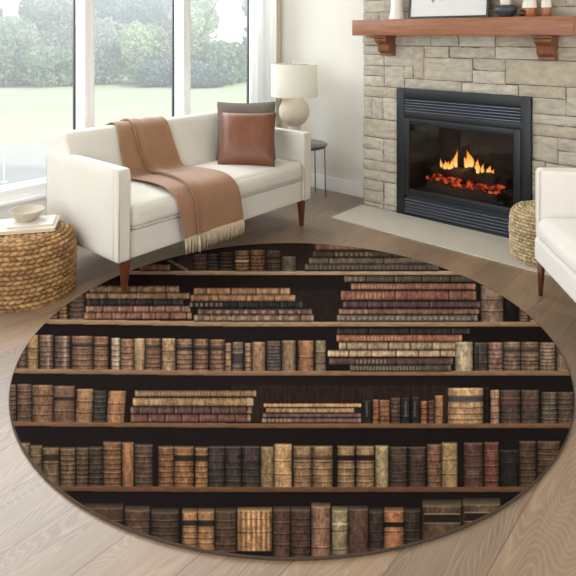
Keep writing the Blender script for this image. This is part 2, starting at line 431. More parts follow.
# pale house at the far left
hx, hy = outp(-40, 30)
r = empty('neighbour_house', (hx, hy, Gz)); ang = math.atan2(SA, CA)
MH = Matrix.Translation((hx, hy, Gz)) @ Matrix.Rotation(ang, 4, 'Z')
box('wall', M_house, r, -1, 5, -3.1, 3.4, 0, 6.2, .02, MH)
bm = bmesh.new(); bx(bm, -1.6, 5.5, -3.5, 3.8, 6.2, 6.45, .02, MH); bx(bm, 0, 4, -2.6, 2.9, 6.45, 7.4, .6, MH, 1)
frombm('roof', bm, M_hroof, r)
f = box('window', M_gask, r, -1.06, -.98, -2.7, -1.7, 1.95, 2.9, .01, MH)
tag(r, 'pale pinkish house wall behind the trees in the left window pane', 'house')
# white mushroom-shaped path light on the patio
gx, gy = outp(4, 6.05)
r = empty('path_light', (gx, gy, -.11))
lathed('stem', [(.035, 0), (.035, .012), (.009, .02), (.009, .34)], M_trim, r, (gx, gy, -.11), 20)
lathed('cap', [(.004, .33), (.05, .335), (.055, .345), (.045, .37), (.02, .385), (.002, .388)], M_trim, r, (gx, gy, -.11), 28)
tag(r, 'small white mushroom-shaped path light outside the left window pane', 'garden light')

# ------------------------------------------------------------------ sheer curtain and drape
def curtain(name, x0, x1, y, z0, z1, folds, amp, m, thick=.004, seed=1):
    n = int(folds*14); v = []; f = []; rnd = random.Random(seed)
    ph = [rnd.uniform(.8, 1.2) for _ in range(int(folds)+2)]
    rows = 14
    for side in (0, 1):
        for j in range(rows+1):
            z = z0+(z1-z0)*j/rows
            for i in range(n+1):
                u = i/n; k = u*folds
                yy = y+amp*math.sin(2*math.pi*k+.25*math.sin(j*.5+k))*ph[int(k)]*(1-.25*j/rows)+side*thick
                v.append((x0+(x1-x0)*u+.004*math.sin(j*.7+k*3), yy, z))
    S = (rows+1)*(n+1)
    for j in range(rows):
        for i in range(n):
            a = j*(n+1)+i
            f.append((a, a+1, a+n+2, a+n+1)); f.append((S+a, S+a+n+1, S+a+n+2, S+a+1))
    for j in range(rows):
        a = j*(n+1); f.append((a, a+n+1, S+a+n+1, S+a)); a += n; f.append((a, S+a, S+a+n+1, a+n+1))
    return fromv(name, v, f, m)
tag(curtain('sheer_curtain', 3.80, 4.135, 3.735, .03, 2.4, 5, .018, M_sheer), 'white sheer curtain gathered at the right end of the tall windows', 'curtain')
tag(curtain('cream_drape', 4.145, 4.23, 3.745, .02, 2.4, 1.5, .014, M_drape, seed=4), 'narrow cream drape hanging in the room corner beside the sheer curtain', 'curtain')
r = empty('curtain_rod', (4.0, 3.74, 2.42))
tubeobj('rod', [(.35, 3.74, 2.415), (4.26, 3.74, 2.415)], .011, M_steel, r, 12)
tag(r, 'slim metal curtain rod above the windows', 'curtain rod')

# ------------------------------------------------------------------ stone chimney wall
XS = 4.085
def rc(x0, y0, x1, y1):
    a = on_x(x0, y0, XS); c = on_x(x1, y1, XS)
    return [c[0], a[0], c[1], a[1]]     # ymin, ymax, zmin, zmax
PX = [(384,66,403.5,87),(363.3,65.8,383.5,75.6),(363.3,76.2,383.5,85.8),(363.3,86.6,396,97.4),(363.3,97.3,371,117.5),(371.6,97.8,382.3,118.4),
 (383,98.7,396,119.8),(363.3,118.4,396,138.4),(363.3,137.6,383,149),(383.8,140,396,161.5),(363.3,149.4,383,160),(363.3,159.8,396,171.6),(363.3,169.9,396,182.8),
 (363.3,180,383,190.4),(383.6,183.6,396,204),(363.3,190.4,383,200.6),(363.3,200.4,383,210),(383.6,204.6,396,213.5),
 (363.3,54.8,383,65.2),(363.3,36.6,382.4,45.2),(383,36.4,430,45.6),(430.6,36.3,458,46),(458.6,36.3,494.5,46.4),(495.1,36.3,548,46.8),(548.6,36.3,590,47.2),
 (363.3,45.6,383,54.2),(383.6,46.2,412.4,66.2),(413,46.6,423.4,78),(424,46.9,448,57.4),(448.6,47,494.5,58.6),(495.1,47.2,548,59.6),(548.6,47.6,590,60.4),
 (424,58.1,472,80.4),(472.7,58.6,505,70.8),(472.7,71,505,84),(505.6,60,590,88),(404.1,67,412.4,78),(404.1,78.6,461,92),(461.7,82.4,518,96),(518.6,84.6,565.5,99.4),
 (566,89,590,120),(532,99.6,565.5,112.6),(532,111.4,590,127),(532,124.4,590,141),(532,135.6,557.3,162.6),(557.9,139.4,590,153),(557.9,152.4,590,168),(532,161.6,545,176.4),(545.5,163.6,590,181)]
rects = [rc(*p) for p in PX]
ymn, ymx = .997, 2.709
R2 = []
for (a, c, d, e) in rects:
    a = max(a, ymn); c = min(c, ymx)
    if c-a > .02: R2.append((a, c, d, e))
rnd = random.Random(8)
# lower right leg of the chimney
z = R2[-1][2]-.006
while z > .03:
    h = min(rnd.uniform(.06, .11), z)
    if z-h < .03: h = z
    k = rnd.uniform(.35, .65); s = 1.328-(1.328-ymn)*k
    R2.append((s+.003, 1.328, z-h, z)); R2.append((ymn, s-.003, z-h, z)); z -= h+.006
# courses above the mantel
z = 1.548
for h, cuts in ((.07, (1.32, 1.9, 2.2, 2.55)), (.10, (1.12, 1.62, 2.08, 2.48)), (.08, (1.45, 1.8, 2.3)), (.12, (1.2, 1.7, 2.5)), (.09, (1.35, 2.0, 2.35)), (.11, (1.15, 1.75, 2.2)), (.1, (1.5, 2.1, 2.45)), (.09, (1.3, 1.9)), (.12, (1.1, 1.6, 2.3)), (.12, (1.4, 2.0, 2.5)), (.115, (1.3, 1.85, 2.25))):
    ys = [ymn]+list(cuts)+[ymx]
    for a, c in zip(ys[:-1], ys[1:]): R2.append((a+.003, c-.003, z, min(z+h-.007, ZC)))
    z += h
    if z > ZC: break
def grow(RS, gap=.0015, lim=.07):
    RS = [list(q) for q in RS]; org = [list(q) for q in RS]
    def hit(i):
        a = RS[i]
        for j, c in enumerate(RS):
            if j != i and a[0] < c[1]+gap and c[0] < a[1]+gap and a[2] < c[3]+gap and c[2] < a[3]+gap: return True
        return False
    for i in range(len(RS)):            # first part what overlaps along its shorter overlap
        for j in range(i):
            a, c = RS[i], RS[j]
            oy = min(a[1], c[1])-max(a[0], c[0])+gap; oz = min(a[3], c[3])-max(a[2], c[2])+gap
            if oy > 0 and oz > 0:
                k, o = (0, oy) if oy < oz else (2, oz)
                hi, lo = (a, c) if a[k]+a[k+1] > c[k]+c[k+1] else (c, a)
                hi[k] += o/2+.0003; lo[k+1] -= o/2+.0003
    for _ in range(70):
        for i in range(len(RS)):
            for k, d in ((0, -.001), (1, .001), (2, -.001), (3, .001)):
                RS[i][k] += d; a = RS[i]
                inf = a[1] > FY0-.002 and a[0] < FY1+.002 and a[2] < FZ1+.002
                if hit(i) or inf or abs(RS[i][k]-org[i][k]) > lim or a[0] < ymn or a[1] > ymx or a[2] < .012 or a[3] > ZC: RS[i][k] -= d
    return RS
FY0, FY1, FZ1 = 1.333, 2.373, 1.004
R2 = [(a, min(c, FY0-.003) if (a < 1.2 and z0 < 1.0) or (c < 1.36 and z1 < 1.03) else c, z0, z1) for a, c, z0, z1 in R2]
R2 = grow(R2)
v = []; f = []; fm = []; mi = 0
for q, (a, c, z0, z1) in enumerate(R2):
    g = .0018; a += g; c -= g; z0 += g; z1 -= g
    ny = max(3, int((c-a)/.016)); nz = max(3, int((z1-z0)/.014)); base = len(v)
    push = rnd.uniform(-.004, .010); tilt = rnd.uniform(-.03, .03); tz = rnd.uniform(-.06, .06)
    side = (q % 7 == 0)
    for j in range(nz+1):
        for i in range(ny+1):
            y = a+(c-a)*i/ny; zz = z0+(z1-z0)*j/nz
            e = min(y-a, c-y, zz-z0, z1-zz)
            wob = noise.noise(Vector((y*9, zz*9, q)))*.0035 if e < .001 else 0
            drop = .0075*math.exp(-e/.006)
            nn = noise.fractal(Vector((y*16, zz*22, q*3.1)), .9, 2, 4)*.0062+noise.noise(Vector((y*5, zz*7, q*1.7)))*.004
            v.append((XS-push-nn+drop-tilt*(y-(a+c)/2)*.1-tz*(zz-(z0+z1)/2)*.4, y+wob, zz+wob))
    W1 = ny+1
    for j in range(nz):
        for i in range(ny):
            p = base+j*W1+i; f.append((p, p+W1, p+W1+1, p+1)); fm.append(q % 4)
    # sides back to the mortar bed
    rim = [base+i for i in range(ny+1)]+[base+j*W1+ny for j in range(1, nz+1)]+[base+nz*W1+i for i in range(ny-1, -1, -1)]+[base+j*W1 for j in range(nz-1, 0, -1)]
    b0 = len(v)
    for k in rim: v.append((XS+.022, v[k][1], v[k][2]))
    for k in range(len(rim)):
        k2 = (k+1) % len(rim); f.append((rim[k], rim[k2], b0+k2, b0+k)); fm.append(q % 4)
me = bpy.data.meshes.new('s'); me.from_pydata(v, [], f); auto(me, 50)
me.polygons.foreach_set('material_index', fm)
SM = [mat('limestone_%s' % nme, c, .9, var=.17, vscale=13, bump=.9, bscale=38, stretch=(1, 1, 2.2)) for nme, c in (('warm', (186, 177, 160)), ('grey', (180, 173, 159)), ('pale', (192, 184, 168)), ('tan', (182, 171, 151)))]
wall = link('wall_chimney', me, SM)
struct(wall)
M_mortar = mat('mortar', (112, 102, 88), .95, var=.2, bump=.3)
FY0, FY1, FZ1 = 1.333, 2.373, 1.004
bm = bmesh.new()
bx(bm, XS+.012, XW, FY1-.03, ymx-.006, 0, ZC); bx(bm, XS+.012, XW, ymn+.006, FY0+.03, 0, ZC); bx(bm, XS+.012, XW, FY0+.03, FY1-.03, FZ1-.03, ZC)
struct(frombm('wall_chimney_core', bm, M_mortar))

# hearth slab, almost flush with the floor
v = [(3.655, 2.70), (4.09, 2.705), (4.09, .99), (3.60, .99), (3.60, 1.28), (3.60, 2.22)]
bm = bmesh.new(); vs = [bm.verts.new((x, y, .001)) for x, y in [(3.635, 2.700), (4.07, 2.705), (4.07, .995), (3.6, .995)]]
fc = bm.faces.new(vs); ex = bmesh.ops.extrude_face_region(bm, geom=[fc])
for q in ex['geom']:
    if isinstance(q, bmesh.types.BMVert): q.co.z += .008
tag(frombm('hearth_slab', bm, M_hearth), 'pale flush stone hearth slab on the floor before the fireplace', 'hearth')

# mantel
r = empty('mantel_shelf', (XS, 1.845, 1.42))
bm = bmesh.new(); bx(bm, 3.90, XS+.01, 1.022, 2.69, 1.424, 1.549, .004)
frombm('shelf_board', bm, M_mantel, r)
for (y0, y1) in ((2.395, 2.50), (1.165, 1.272)):
    prof = [(XS+.01, 1.424), (3.925, 1.424), (3.925, 1.405), (3.935, 1.398), (3.937, 1.382), (3.952, 1.368), (3.978, 1.358), (3.985, 1.345), (3.985, 1.315), (3.99, 1.30), (4.01, 1.288), (4.022, 1.282), (4.022, 1.262), (XS+.01, 1.262)]
    bm = bmesh.new(); A = [bm.verts.new((x, y0, z)) for x, z in prof]; fc = bm.faces.new(A)
    ex = bmesh.ops.extrude_face_region(bm, geom=[fc])
    for q in ex['geom']:
        if isinstance(q, bmesh.types.BMVert): q.co.y = y1
    bx(bm, 3.918, XS+.01, y0-.006, y1+.006, 1.406, 1.4235, .002)
    o = frombm('corbel', bm, M_corbel, r, 30)
    md = o.modifiers.new('b', 'BEVEL'); md.width = .003; md.segments = 2; md.limit_method = 'ANGLE'
tag(r, 'reddish-brown wooden mantel beam on two scrolled corbels across the stone chimney', 'mantel')

# ------------------------------------------------------------------ fireplace insert
XF = 4.062
r = empty('gas_fireplace', (XF, (FY0+FY1)/2, 0))
bm = bmesh.new()
def rg(bm, y0, y1, z0, z1, ww, x0, x1, bev=.003, wt=None, wb=None):
    wt = ww if wt is None else wt; wb = ww if wb is None else wb
    bx(bm, x0, x1, y0, y0+ww, z0, z1, bev); bx(bm, x0, x1, y1-ww, y1, z0, z1, bev)
    bx(bm, x0, x1, y0+ww, y1-ww, z1-wt, z1, bev); bx(bm, x0, x1, y0+ww, y1-ww, z0, z0+wb, bev)
rg(bm, FY0, FY1, .004, FZ1, .066, XF, XF+.03, .003, .072, .022)
bx(bm, XF+.004, XF+.03, FY0+.06, FY1-.06, .775, .822, .002)
frombm('surround', bm, M_black, r)
bm = bmesh.new(); rg(bm, 1.398, 2.306, .165, .775, .048, XF-.008, XF+.02, .004, .046, .056)
rg(bm, 1.440, 2.264, .215, .735, .008, XF-.002, XF+.016, .002)
frombm('door_frame', bm, M_black, r)
for nm, z0, z1, n in (('upper', .824, .932, 5), ('lower', .03, .150, 5)):
    bm = bmesh.new(); bx(bm, XF+.045, XF+.05, 1.39, 2.31, z0, z1)
    h = (z1-z0)/n
    for k in range(n):
        zc = z0+h*(k+.5)
        M = Matrix.Translation((XF+.012, 0, zc)) @ Matrix.Rotation(R(-38), 4, 'Y')
        bx(bm, -.013, .013, 1.402, 2.304, -.0018, .0018, .001, M)
        bx(bm, XF+.0, XF+.006, 1.402, 2.304, zc-h*.16-.006, zc-h*.16+.001, .001)
    o = frombm('louvre_grille', bm, M_slat, r)
    o['label'] = nm+' louvre grille of dark slats'
gm = bpy.data.materials.new('fireplace_glass'); gm.use_nodes = True
N = gm.node_tree.nodes; L = gm.node_tree.links; N.remove(N['Principled BSDF'])
tr = N.new('ShaderNodeBsdfTransparent'); tr.inputs[0].default_value = (.82, .82, .80, 1); gl = N.new('ShaderNodeBsdfGlossy'); gl.inputs['Roughness'].default_value = .03
fr = N.new('ShaderNodeFresnel'); fr.inputs[0].default_value = 1.55; mx = N.new('ShaderNodeMixShader')
front_only(N, L, fr, mx); L.new(tr.outputs[0], mx.inputs[1]); L.new(gl.outputs[0], mx.inputs[2]); L.new(mx.outputs[0], N['Material Output'].inputs[0])
box('glass_pane', gm, r, XF+.006, XF+.009, 1.444, 2.262, .22, .73)
bm = bmesh.new()
X1 = XF+.325
bx(bm, X1, X1+.02, 1.42, 2.29, .17, .77); bx(bm, XF+.02, X1, 1.40, 1.42, .17, .77); bx(bm, XF+.02, X1, 2.285, 2.305, .17, .77)
bx(bm, XF+.02, X1+.02, 1.42, 2.29, .165, .185); bx(bm, XF+.02, X1+.02, 1.42, 2.29, .765, .78)
for k in range(6): bx(bm, X1-.006, X1, 1.43+.143*k, 1.56+.143*k, .2, .38, .003); 
for k in range(6): bx(bm, X1-.006, X1, 1.36+.07+.143*k, 1.55+.143*k, .39, .57, .003)
frombm('firebox', bm, M_fire_in, r)
emb = mat('embers', (190, 50, 20), .9, bump=.5)
N = emb.node_tree.nodes; L = emb.node_tree.links; b = N['Principled BSDF']
t = N.new('ShaderNodeTexCoord'); nz = N.new('ShaderNodeTexNoise'); nz.inputs['Scale'].default_value = 26; nz.inputs['Detail'].default_value = 3; L.new(t.outputs['Object'], nz.inputs['Vector'])
q = N.new('ShaderNodeValToRGB'); L.new(nz.outputs['Fac'], q.inputs[0]); q.color_ramp.elements[0].position = .44; q.color_ramp.elements[0].color = (.03, .004, .001, 1)
q.color_ramp.elements[1].position = .68; q.color_ramp.elements[1].color = (1, .25, .06, 1); e = q.color_ramp.elements.new(.54); e.color = (.7, .035, .008, 1)
L.new(q.outputs[0], b.inputs['Emission Color']); b.inputs['Emission Strength'].default_value = .9; b.inputs['Base Color'].default_value = (.05, .02, .01, 1)
def log(name, p0, p1, rad, m, seed, parent):
    p0 = Vector(p0); p1 = Vector(p1); n = 26; v = []; f = []; pts = []; rs = []
    for i in range(n+1):
        t = i/n; p = p0.lerp(p1, t); p += Vector((noise.noise(Vector((seed, t*3, 0))), 0, noise.noise(Vector((t*3, seed, 5)))))*.015
        pts.append(p); rs.append(rad*(1+.14*noise.noise(Vector((t*5, seed, 2))))*(.72 if i in (0, n) else 1))
    tube(v, f, pts, rs, 20)
    v = [Vector(p)*1.0+Vector((noise.noise(Vector(p)*45), noise.noise(Vector(p)*40+Vector((9, 0, 0))), noise.noise(Vector(p)*42+Vector((0, 7, 0)))))*rad*.18 for p in v]
    return fromv(name, v, f, m, parent, sm=True)
XB = 4.20
log('log', (XB+.07, 1.56, .345), (XB+.06, 2.17, .365), .045, M_log, 1, r)
log('log', (XB-.03, 1.60, .225), (XB-.02, 2.16, .24), .040, M_log, 2, r)
log('log', (XB-.03, 1.78, .40), (XB+.10, 2.02, .335), .034, M_log, 3, r)
log('log', (XB-.05, 1.60, .375), (XB+.09, 1.80, .41), .030, M_log, 4, r)
bm = bmesh.new(); rnd = random.Random(3)
for k in range(120):
    y = rnd.uniform(1.60, 2.17); zz = .205+rnd.random()*.115; x = XB-.02+rnd.random()*.07
    s = rnd.uniform(.012, .026)
    g = bmesh.ops.create_icosphere(bm, subdivisions=2, radius=s)
    for vv in g['verts']: vv.co = Vector((vv.co.x+x, vv.co.y*1.3+y, vv.co.z*.8+zz))+Vector((noise.noise(vv.co*60), 0, noise.noise(vv.co*55)))*.006
o = frombm('ember_bed', bm, emb, r); o['label'] = 'glowing orange-red ember bed'
bm = bmesh.new()
for k in range(12):
    y0 = 1.56+.055*k; bx(bm, XB-.085, XB+.08, y0, y0+.008, .19, .2, .002)
bx(bm, XB-.09, XB-.08, 1.54, 2.2, .195, .235, .002)
frombm('fire_grate', bm, M_black, r)
# flames
fl = bpy.data.materials.new('flame'); fl.use_nodes = True; N = fl.node_tree.nodes; L = fl.node_tree.links; N.remove(N['Principled BSDF'])
t = N.new('ShaderNodeTexCoord'); sp = N.new('ShaderNodeSeparateXYZ'); L.new(t.outputs['Generated'], sp.inputs[0])
q = N.new('ShaderNodeValToRGB'); L.new(sp.outputs['Z'], q.inputs[0]); q.color_ramp.elements[0].color = (1, .62, .22, 1); q.color_ramp.elements[1].color = (.9, .16, .02, 1)
e = q.color_ramp.elements.new(.5); e.color = (1, .45, .10, 1)
em = N.new('ShaderNodeEmission'); L.new(q.outputs[0], em.inputs[0]); em.inputs[1].default_value = 1.9
lw = N.new('ShaderNodeLayerWeight'); lw.inputs[0].default_value = .55
tp = N.new('ShaderNodeBsdfTransparent'); mx = N.new('ShaderNodeMixShader'); L.new(lw.outputs['Facing'], mx.inputs[0]); L.new(em.outputs[0], mx.inputs[1]); L.new(tp.outputs[0], mx.inputs[2])
L.new(mx.outputs[0], N['Material Output'].inputs[0])
def flame(px, base_y, top_y, wd, seed):
    X = XB+.02
    y0, z0 = on_x(px, base_y, X); y1, z1 = on_x(px, top_y, X); n = 16; pts = []; rs = []
    for i in range(n+1):
        t = i/n
        pts.append((X+.008*math.sin(seed+t*5), y0+wd*.9*t*math.sin(seed*2.3+t*5.0)*.8, z0+(z1-z0)*t))
        rs.append(max(.0008, 1.9*wd*(math.sin(math.pi*min(1, (t*.8+.2)))**1.1)*(1-t)**.45))
    v = []; f = []; tube(v, f, pts, rs, 12)
    o = fromv('flame', v, f, fl, r); return o
for a in ((441, 168, 158, .007, 1), (445, 169, 160, .012, 6), (449, 169, 161, .012, 2), (456, 167, 149.5, .011, 3), (452, 168, 158, .010, 9), (469, 168, 150, .022, 1.2), (466, 168, 156, .013, 7), (477.5, 173, 158.5, .014, 5), (483, 175, 163, .010, 8), (489, 175.5, 165, .013, 11), (493, 176, 169, .010, 2.5)):
    flame(*a)
tag(r, 'black framed gas fireplace with lit logs and louvred grilles in the stone wall', 'fireplace')
fp = lamp('firelight', 'POINT', (XB-.02, 1.88, .46), (0, 0, 0), .35, (1, .45, .15)); fp.data.shadow_soft_size = .05

# ------------------------------------------------------------------ things on the mantel
ZM = 1.549
lathed('ceramic_vase', [(.062, 0), (.064, .004), (.060, .02), (.052, .05), (.048, .10), (.046, .17), (.046, .22), (.046, .26), (.034, .285), (.030, .29), (.026, .285), (.03, .20), (.01, .03)], M_vase, None, (3.975, 2.318, ZM), 40)
tag(bpy.data.objects['ceramic_vase'], 'white ceramic vase with flared foot at the left of the mantel', 'vase')
r = empty('picture_frame', (3.955, 1.894, ZM)); tl = R(-7)
MF = Matrix.Translation((3.945, 1.894, ZM+.002)) @ Matrix.Rotation(R(7), 4, 'Y')
bm = bmesh.new(); hw = .312; H_ = .50; tw = .016
bx(bm, 0, .018, -hw, -hw+tw, 0, H_, .002, MF); bx(bm, 0, .018, hw-tw, hw, 0, H_, .002, MF)
bx(bm, 0, .018, -hw+tw, hw-tw, 0, tw, .002, MF); bx(bm, 0, .018, -hw+tw, hw-tw, H_-tw, H_, .002, MF)
frombm('frame', bm, M_frame, r)
box('mat_board', M_art, r, .008, .016, -hw+tw, hw-tw, tw, H_-tw, 0, MF)
bm = bmesh.new(); rnd = random.Random(5)
for k in range(7):                       # loose grey wash of ink, only its lower tip is near the frame's edge
    cy, cz, ry, rz = .10+rnd.uniform(-.06, .06), .22+rnd.uniform(-.06, .12), rnd.uniform(.02, .05), rnd.uniform(.03, .07)
    vs = [bm.verts.new(MF @ Vector((.0072-.0001*k, cy+ry*math.cos(a*.35)*(1+.2*math.sin(a*1.9+k)), cz+rz*math.sin(a*.35)))) for a in range(18)]
    bm.faces.new(vs)
frombm('ink_drawing', bm, M_artgrey, r)
tag(r, 'dark-framed picture with a white mat leaning on the mantel', 'picture')
r = empty('squat_vase', (3.985, 1.475, ZM))
lathed('body', [(.036, 0), (.044, .004), (.068, .034), (.076, .056), (.068, .072), (.044, .082), (.034, .085)], M_char, r, (3.985, 1.475, ZM), 40)
o = lathed('neck', [(.030, .082), (.034, .09), (.036, .12), (.034, .135), (.028, .135), (.027, .09)], M_vase, r, (3.985, 1.475, ZM), 36); o['label'] = 'white neck'
tag(r, 'squat charcoal vase with a white neck on the mantel beside the picture', 'vase')
lathed('wooden_ball', [(.002, 0), (.014, .002), (.021, .012), (.024, .024), (.021, .036), (.012, .045), (.002, .048)], M_dkwood, None, (3.945, 1.345, ZM), 28)
tag(bpy.data.objects['wooden_ball'], 'small dark round knob-like ornament between the charcoal vase and the white bottles', 'ornament')
for i, (y, rr, hh, lab) in enumerate(((1.315, .050, .17, 'wider white bottle with orange-brown dipped base on the mantel'), (1.208, .034, .16, 'narrower white bottle with orange-brown dipped base nearest the mantel end'))):
    r = empty('ceramic_bottle', (3.985, y, ZM))
    c = (3.985, y, ZM)
    o = lathed('dipped_base', [(rr*.93, 0), (rr*.98, .004), (rr*.97, .058)], M_terra, r, c, 36); o['label'] = 'orange-brown glazed base'
    lathed('bottle_body', [(rr*.97, .058), (rr*.9, .09), (rr*.72, .13), (rr*.5, hh), (rr*.4, hh+.02), (rr*.42, hh+.03), (rr*.3, hh+.03)], M_vase, r, c, 36)
    tag(r, lab, 'bottle', 'dipped bottles on the mantel')

# ------------------------------------------------------------------ sofa
r = empty('sofa', (2.585, 3.17, 0))
SX0, SX1, SY0, SY1 = 1.755, 3.415, 2.73, 3.535
softbox('seat_base', M_sofa, r, SX0+.07, SX1-.07, SY0+.012, SY1-.03, .19, .345, r=.012, n=10)
softbox('seat_cushion', M_sofa, r, SX0+.082, SX1-.084, SY0-.004, 3.30, .347, .485, r=.045, bulge=(0, .018, .022), n=20)
# backrest
prof = [(3.205, .36), (3.225, .47), (3.30, .66), (3.352, .775), (3.372, .812), (3.392, .824), (3.43, .826), (3.47, .81), (3.515, .785), (3.53, .76), (3.535, .72), (3.535, .20), (3.30, .20), (3.25, .30)]
bm = bmesh.new(); A = [bm.verts.new((SX0+.03, y, z)) for y, z in prof]; fc = bm.faces.new(A)
ex = bmesh.ops.extrude_face_region(bm, geom=[fc])
for q in ex['geom']:
    if isinstance(q, bmesh.types.BMVert): q.co.x = SX1-.03
o = frombm('backrest', bm, M_sofa, r, 60); md = o.modifiers.new('b', 'BEVEL'); md.width = .022; md.segments = 4; md.limit_method = 'ANGLE'; md.angle_limit = R(50)
for sx, nm in ((SX0, 0), (SX1-.08, 1)):
    o = softbox('armrest', M_sofa, r, sx, sx+.08, SY0, SY1, .19, .695, r=.012, bulge=(.004, 0, 0), n=12)
    ox = sx if nm == 0 else sx+.08
    v = []; f = []
    for xx in (sx+.006, sx+.074):       # piping round the front panel and along the top
        tube(v, f, [(xx, SY0+.001, .20), (xx, SY0+.001, .672), (xx, SY0+.006, .686), (xx, SY0+.02, .692), (xx, SY1-.02, .692), (xx, SY1-.002, .68), (xx, SY1-.002, .22)], .0042, 6)
    out = sx+.001 if nm == 0 else sx+.079
    tube(v, f, [(out, SY0+.045, .2), (out, SY0+.045, .688)], .0035, 6)
    fromv('piping', v, f, M_pipe, o)
v = []; f = []
tube(v, f, [(SX0+.084, SY0+.018, .362), (SX0+.11, SY0-.001, .36), (SX1-.11, SY0-.001, .36), (SX1-.088, SY0+.018, .362)], .004, 6)
fromv('cushion_piping', v, f, M_pipe, r)
for (x, y, z0) in ((1.82, 2.765, .0095), (3.342, 2.765, .0), (1.82, 3.48, 0), (3.342, 3.48, 0)):
    v = []; f = []
    for z, s in ((z0, .0125), (.195, .024)):
        k = 0 if z > .1 else (-.004 if x < 2.5 else .004)
        v += [(x+k-s, y-s, z), (x+k+s, y-s, z), (x+k+s, y+s, z), (x+k-s, y+s, z)]
    f = [(3, 2, 1, 0), (4, 5, 6, 7)]+[(i, (i+1) % 4, 4+(i+1) % 4, 4+i) for i in range(4)]
    o = fromv('leg', v, f, M_leg, r, sm=False); md = o.modifiers.new('b', 'BEVEL'); md.width = .004; md.segments = 2
tag(r, 'cream two-seat sofa with slim track arms and tapered wooden legs by the windows', 'sofa')

# ------------------------------------------------------------------ throw blanket over the sofa
prof = [(3.557, .50), (3.556, .62), (3.556, .72), (3.545, .775), (3.51, .808), (3.46, .834), (3.41, .842), (3.365, .828), (3.33, .775), (3.28, .655), (3.225, .535), (3.19, .508), (3.10, .518), (2.96, .527), (2.84, .527), (2.76, .515), (2.704, .468), (2.690, .40), (2.692, .30), (2.694, .225)]
# arc-length resample
P = np.array(prof); seg = np.r_[0, np.cumsum(np.hypot(*np.diff(P, axis=0).T))]; TL = seg[-1]
ns = 150; nt = 72
ss_ = np.linspace(0, TL, ns); PY = np.interp(ss_, seg, P[:, 0]); PZ = np.interp(ss_, seg, P[:, 1])
kk = np.ones(7)/7
PY[3:-3] = np.convolve(PY, kk, 'valid'); PZ[3:-3] = np.convolve(PZ, kk, 'valid')
top, bot = [], []
def left_x(u): return np.interp(u, [0, .27, .40, .57, .80, 1], [2.15, 2.155, 2.13, 2.13, 2.115, 2.175])
def right_x(u): return np.interp(u, [0, .27, .40, .57, .80, 1], [2.54, 2.55, 2.56, 2.585, 2.60, 2.665])
def ridge(t, c, wd): return math.exp(-((t-c)/wd)**2)
for i in range(ns):
    u = i/(ns-1); ty = PY[min(i+1, ns-1)]-PY[max(i-1, 0)]; tz = PZ[min(i+1, ns-1)]-PZ[max(i-1, 0)]
    l = math.hypot(ty, tz); n_y, n_z = tz/l, -ty/l        # outward
    c0 = np.interp(u, [0, .35, .57, .8, 1], [.30, .30, .36, .26, .20])
    row = []
    for j in range(nt+1):
        t = j/nt
        # overlapping fold: sheet doubles back in an S near c0
        a = (t-c0)/.16
        back = -.11*math.exp(-a*a*1.2)*math.sin(a*2.4) if abs(a) < 2.4 else 0
        h = .020*ridge(t, c0+.03, .038)+.012*ridge(t, c0+.16, .05)*(1 if u < .62 else .3)-.004*ridge(t, c0-.06, .04)
        h += .004*math.sin(t*9+u*6)+.003*noise.noise(Vector((t*5, u*9, 1)))
        h *= 1 if .1 < u else .5
        edge = min(1, min(t, 1-t)*16)
        h = h*edge
        x = left_x(u)+(right_x(u)-left_x(u))*(t+back*.9)
        hb = .0045
        row.append((x, PY[i]+n_y*(h+hb), PZ[i]+n_z*(h+hb), n_y, n_z))
    top.append(row)
v = []; f = []
for row in top:
    for (x, y, z, a, c) in row: v.append((x, y, z))
S = len(v); n1 = nt+1
for row in top:
    for (x, y, z, a, c) in row: v.append((x, y-a*.005, z-c*.005))
for i in range(ns-1):
    for j in range(nt):
        p = i*n1+j; f.append((p, p+1, p+n1+1, p+n1)); f.append((S+p, S+p+n1, S+p+n1+1, S+p+1))
for i in range(ns-1):
    p = i*n1; f.append((p, p+n1, S+p+n1, S+p)); p += nt; f.append((p, S+p, S+p+n1, p+n1))
for j in range(nt):
    p = j; f.append((p, S+p, S+p+1, p+1)); p = (ns-1)*n1+j; f.append((p, p+1, S+p+1, S+p))
r = empty('throw_blanket', (2.4, 2.70, .225))
fromv('blanket_cloth', v, f, M_throw, r)
v = []; f = []; rnd = random.Random(2); row = top[-1]
for k in range(150):
    j = k/149*nt; j0 = min(int(j), nt-1); fr_ = j-j0
    x = row[j0][0]*(1-fr_)+row[j0+1][0]*fr_; y = row[j0][1]*(1-fr_)+row[j0+1][1]*fr_; z = row[j0][2]+.004
    dx = rnd.gauss(0, .004); L_ = .092+rnd.gauss(0, .006); dy = rnd.gauss(0, .003)
    tube(v, f, [(x, y-.003, z), (x+dx*.4, y-.004+dy, z-L_*.45), (x+dx, y-.002+dy, z-L_)], [.0019, .0023, .0014], 5)
o = fromv('fringe', v, f, M_fringe, r); o['label'] = 'cream fringe'
tag(r, 'camel wool throw with cream fringe draped over the back and seat of the cream sofa', 'blanket')

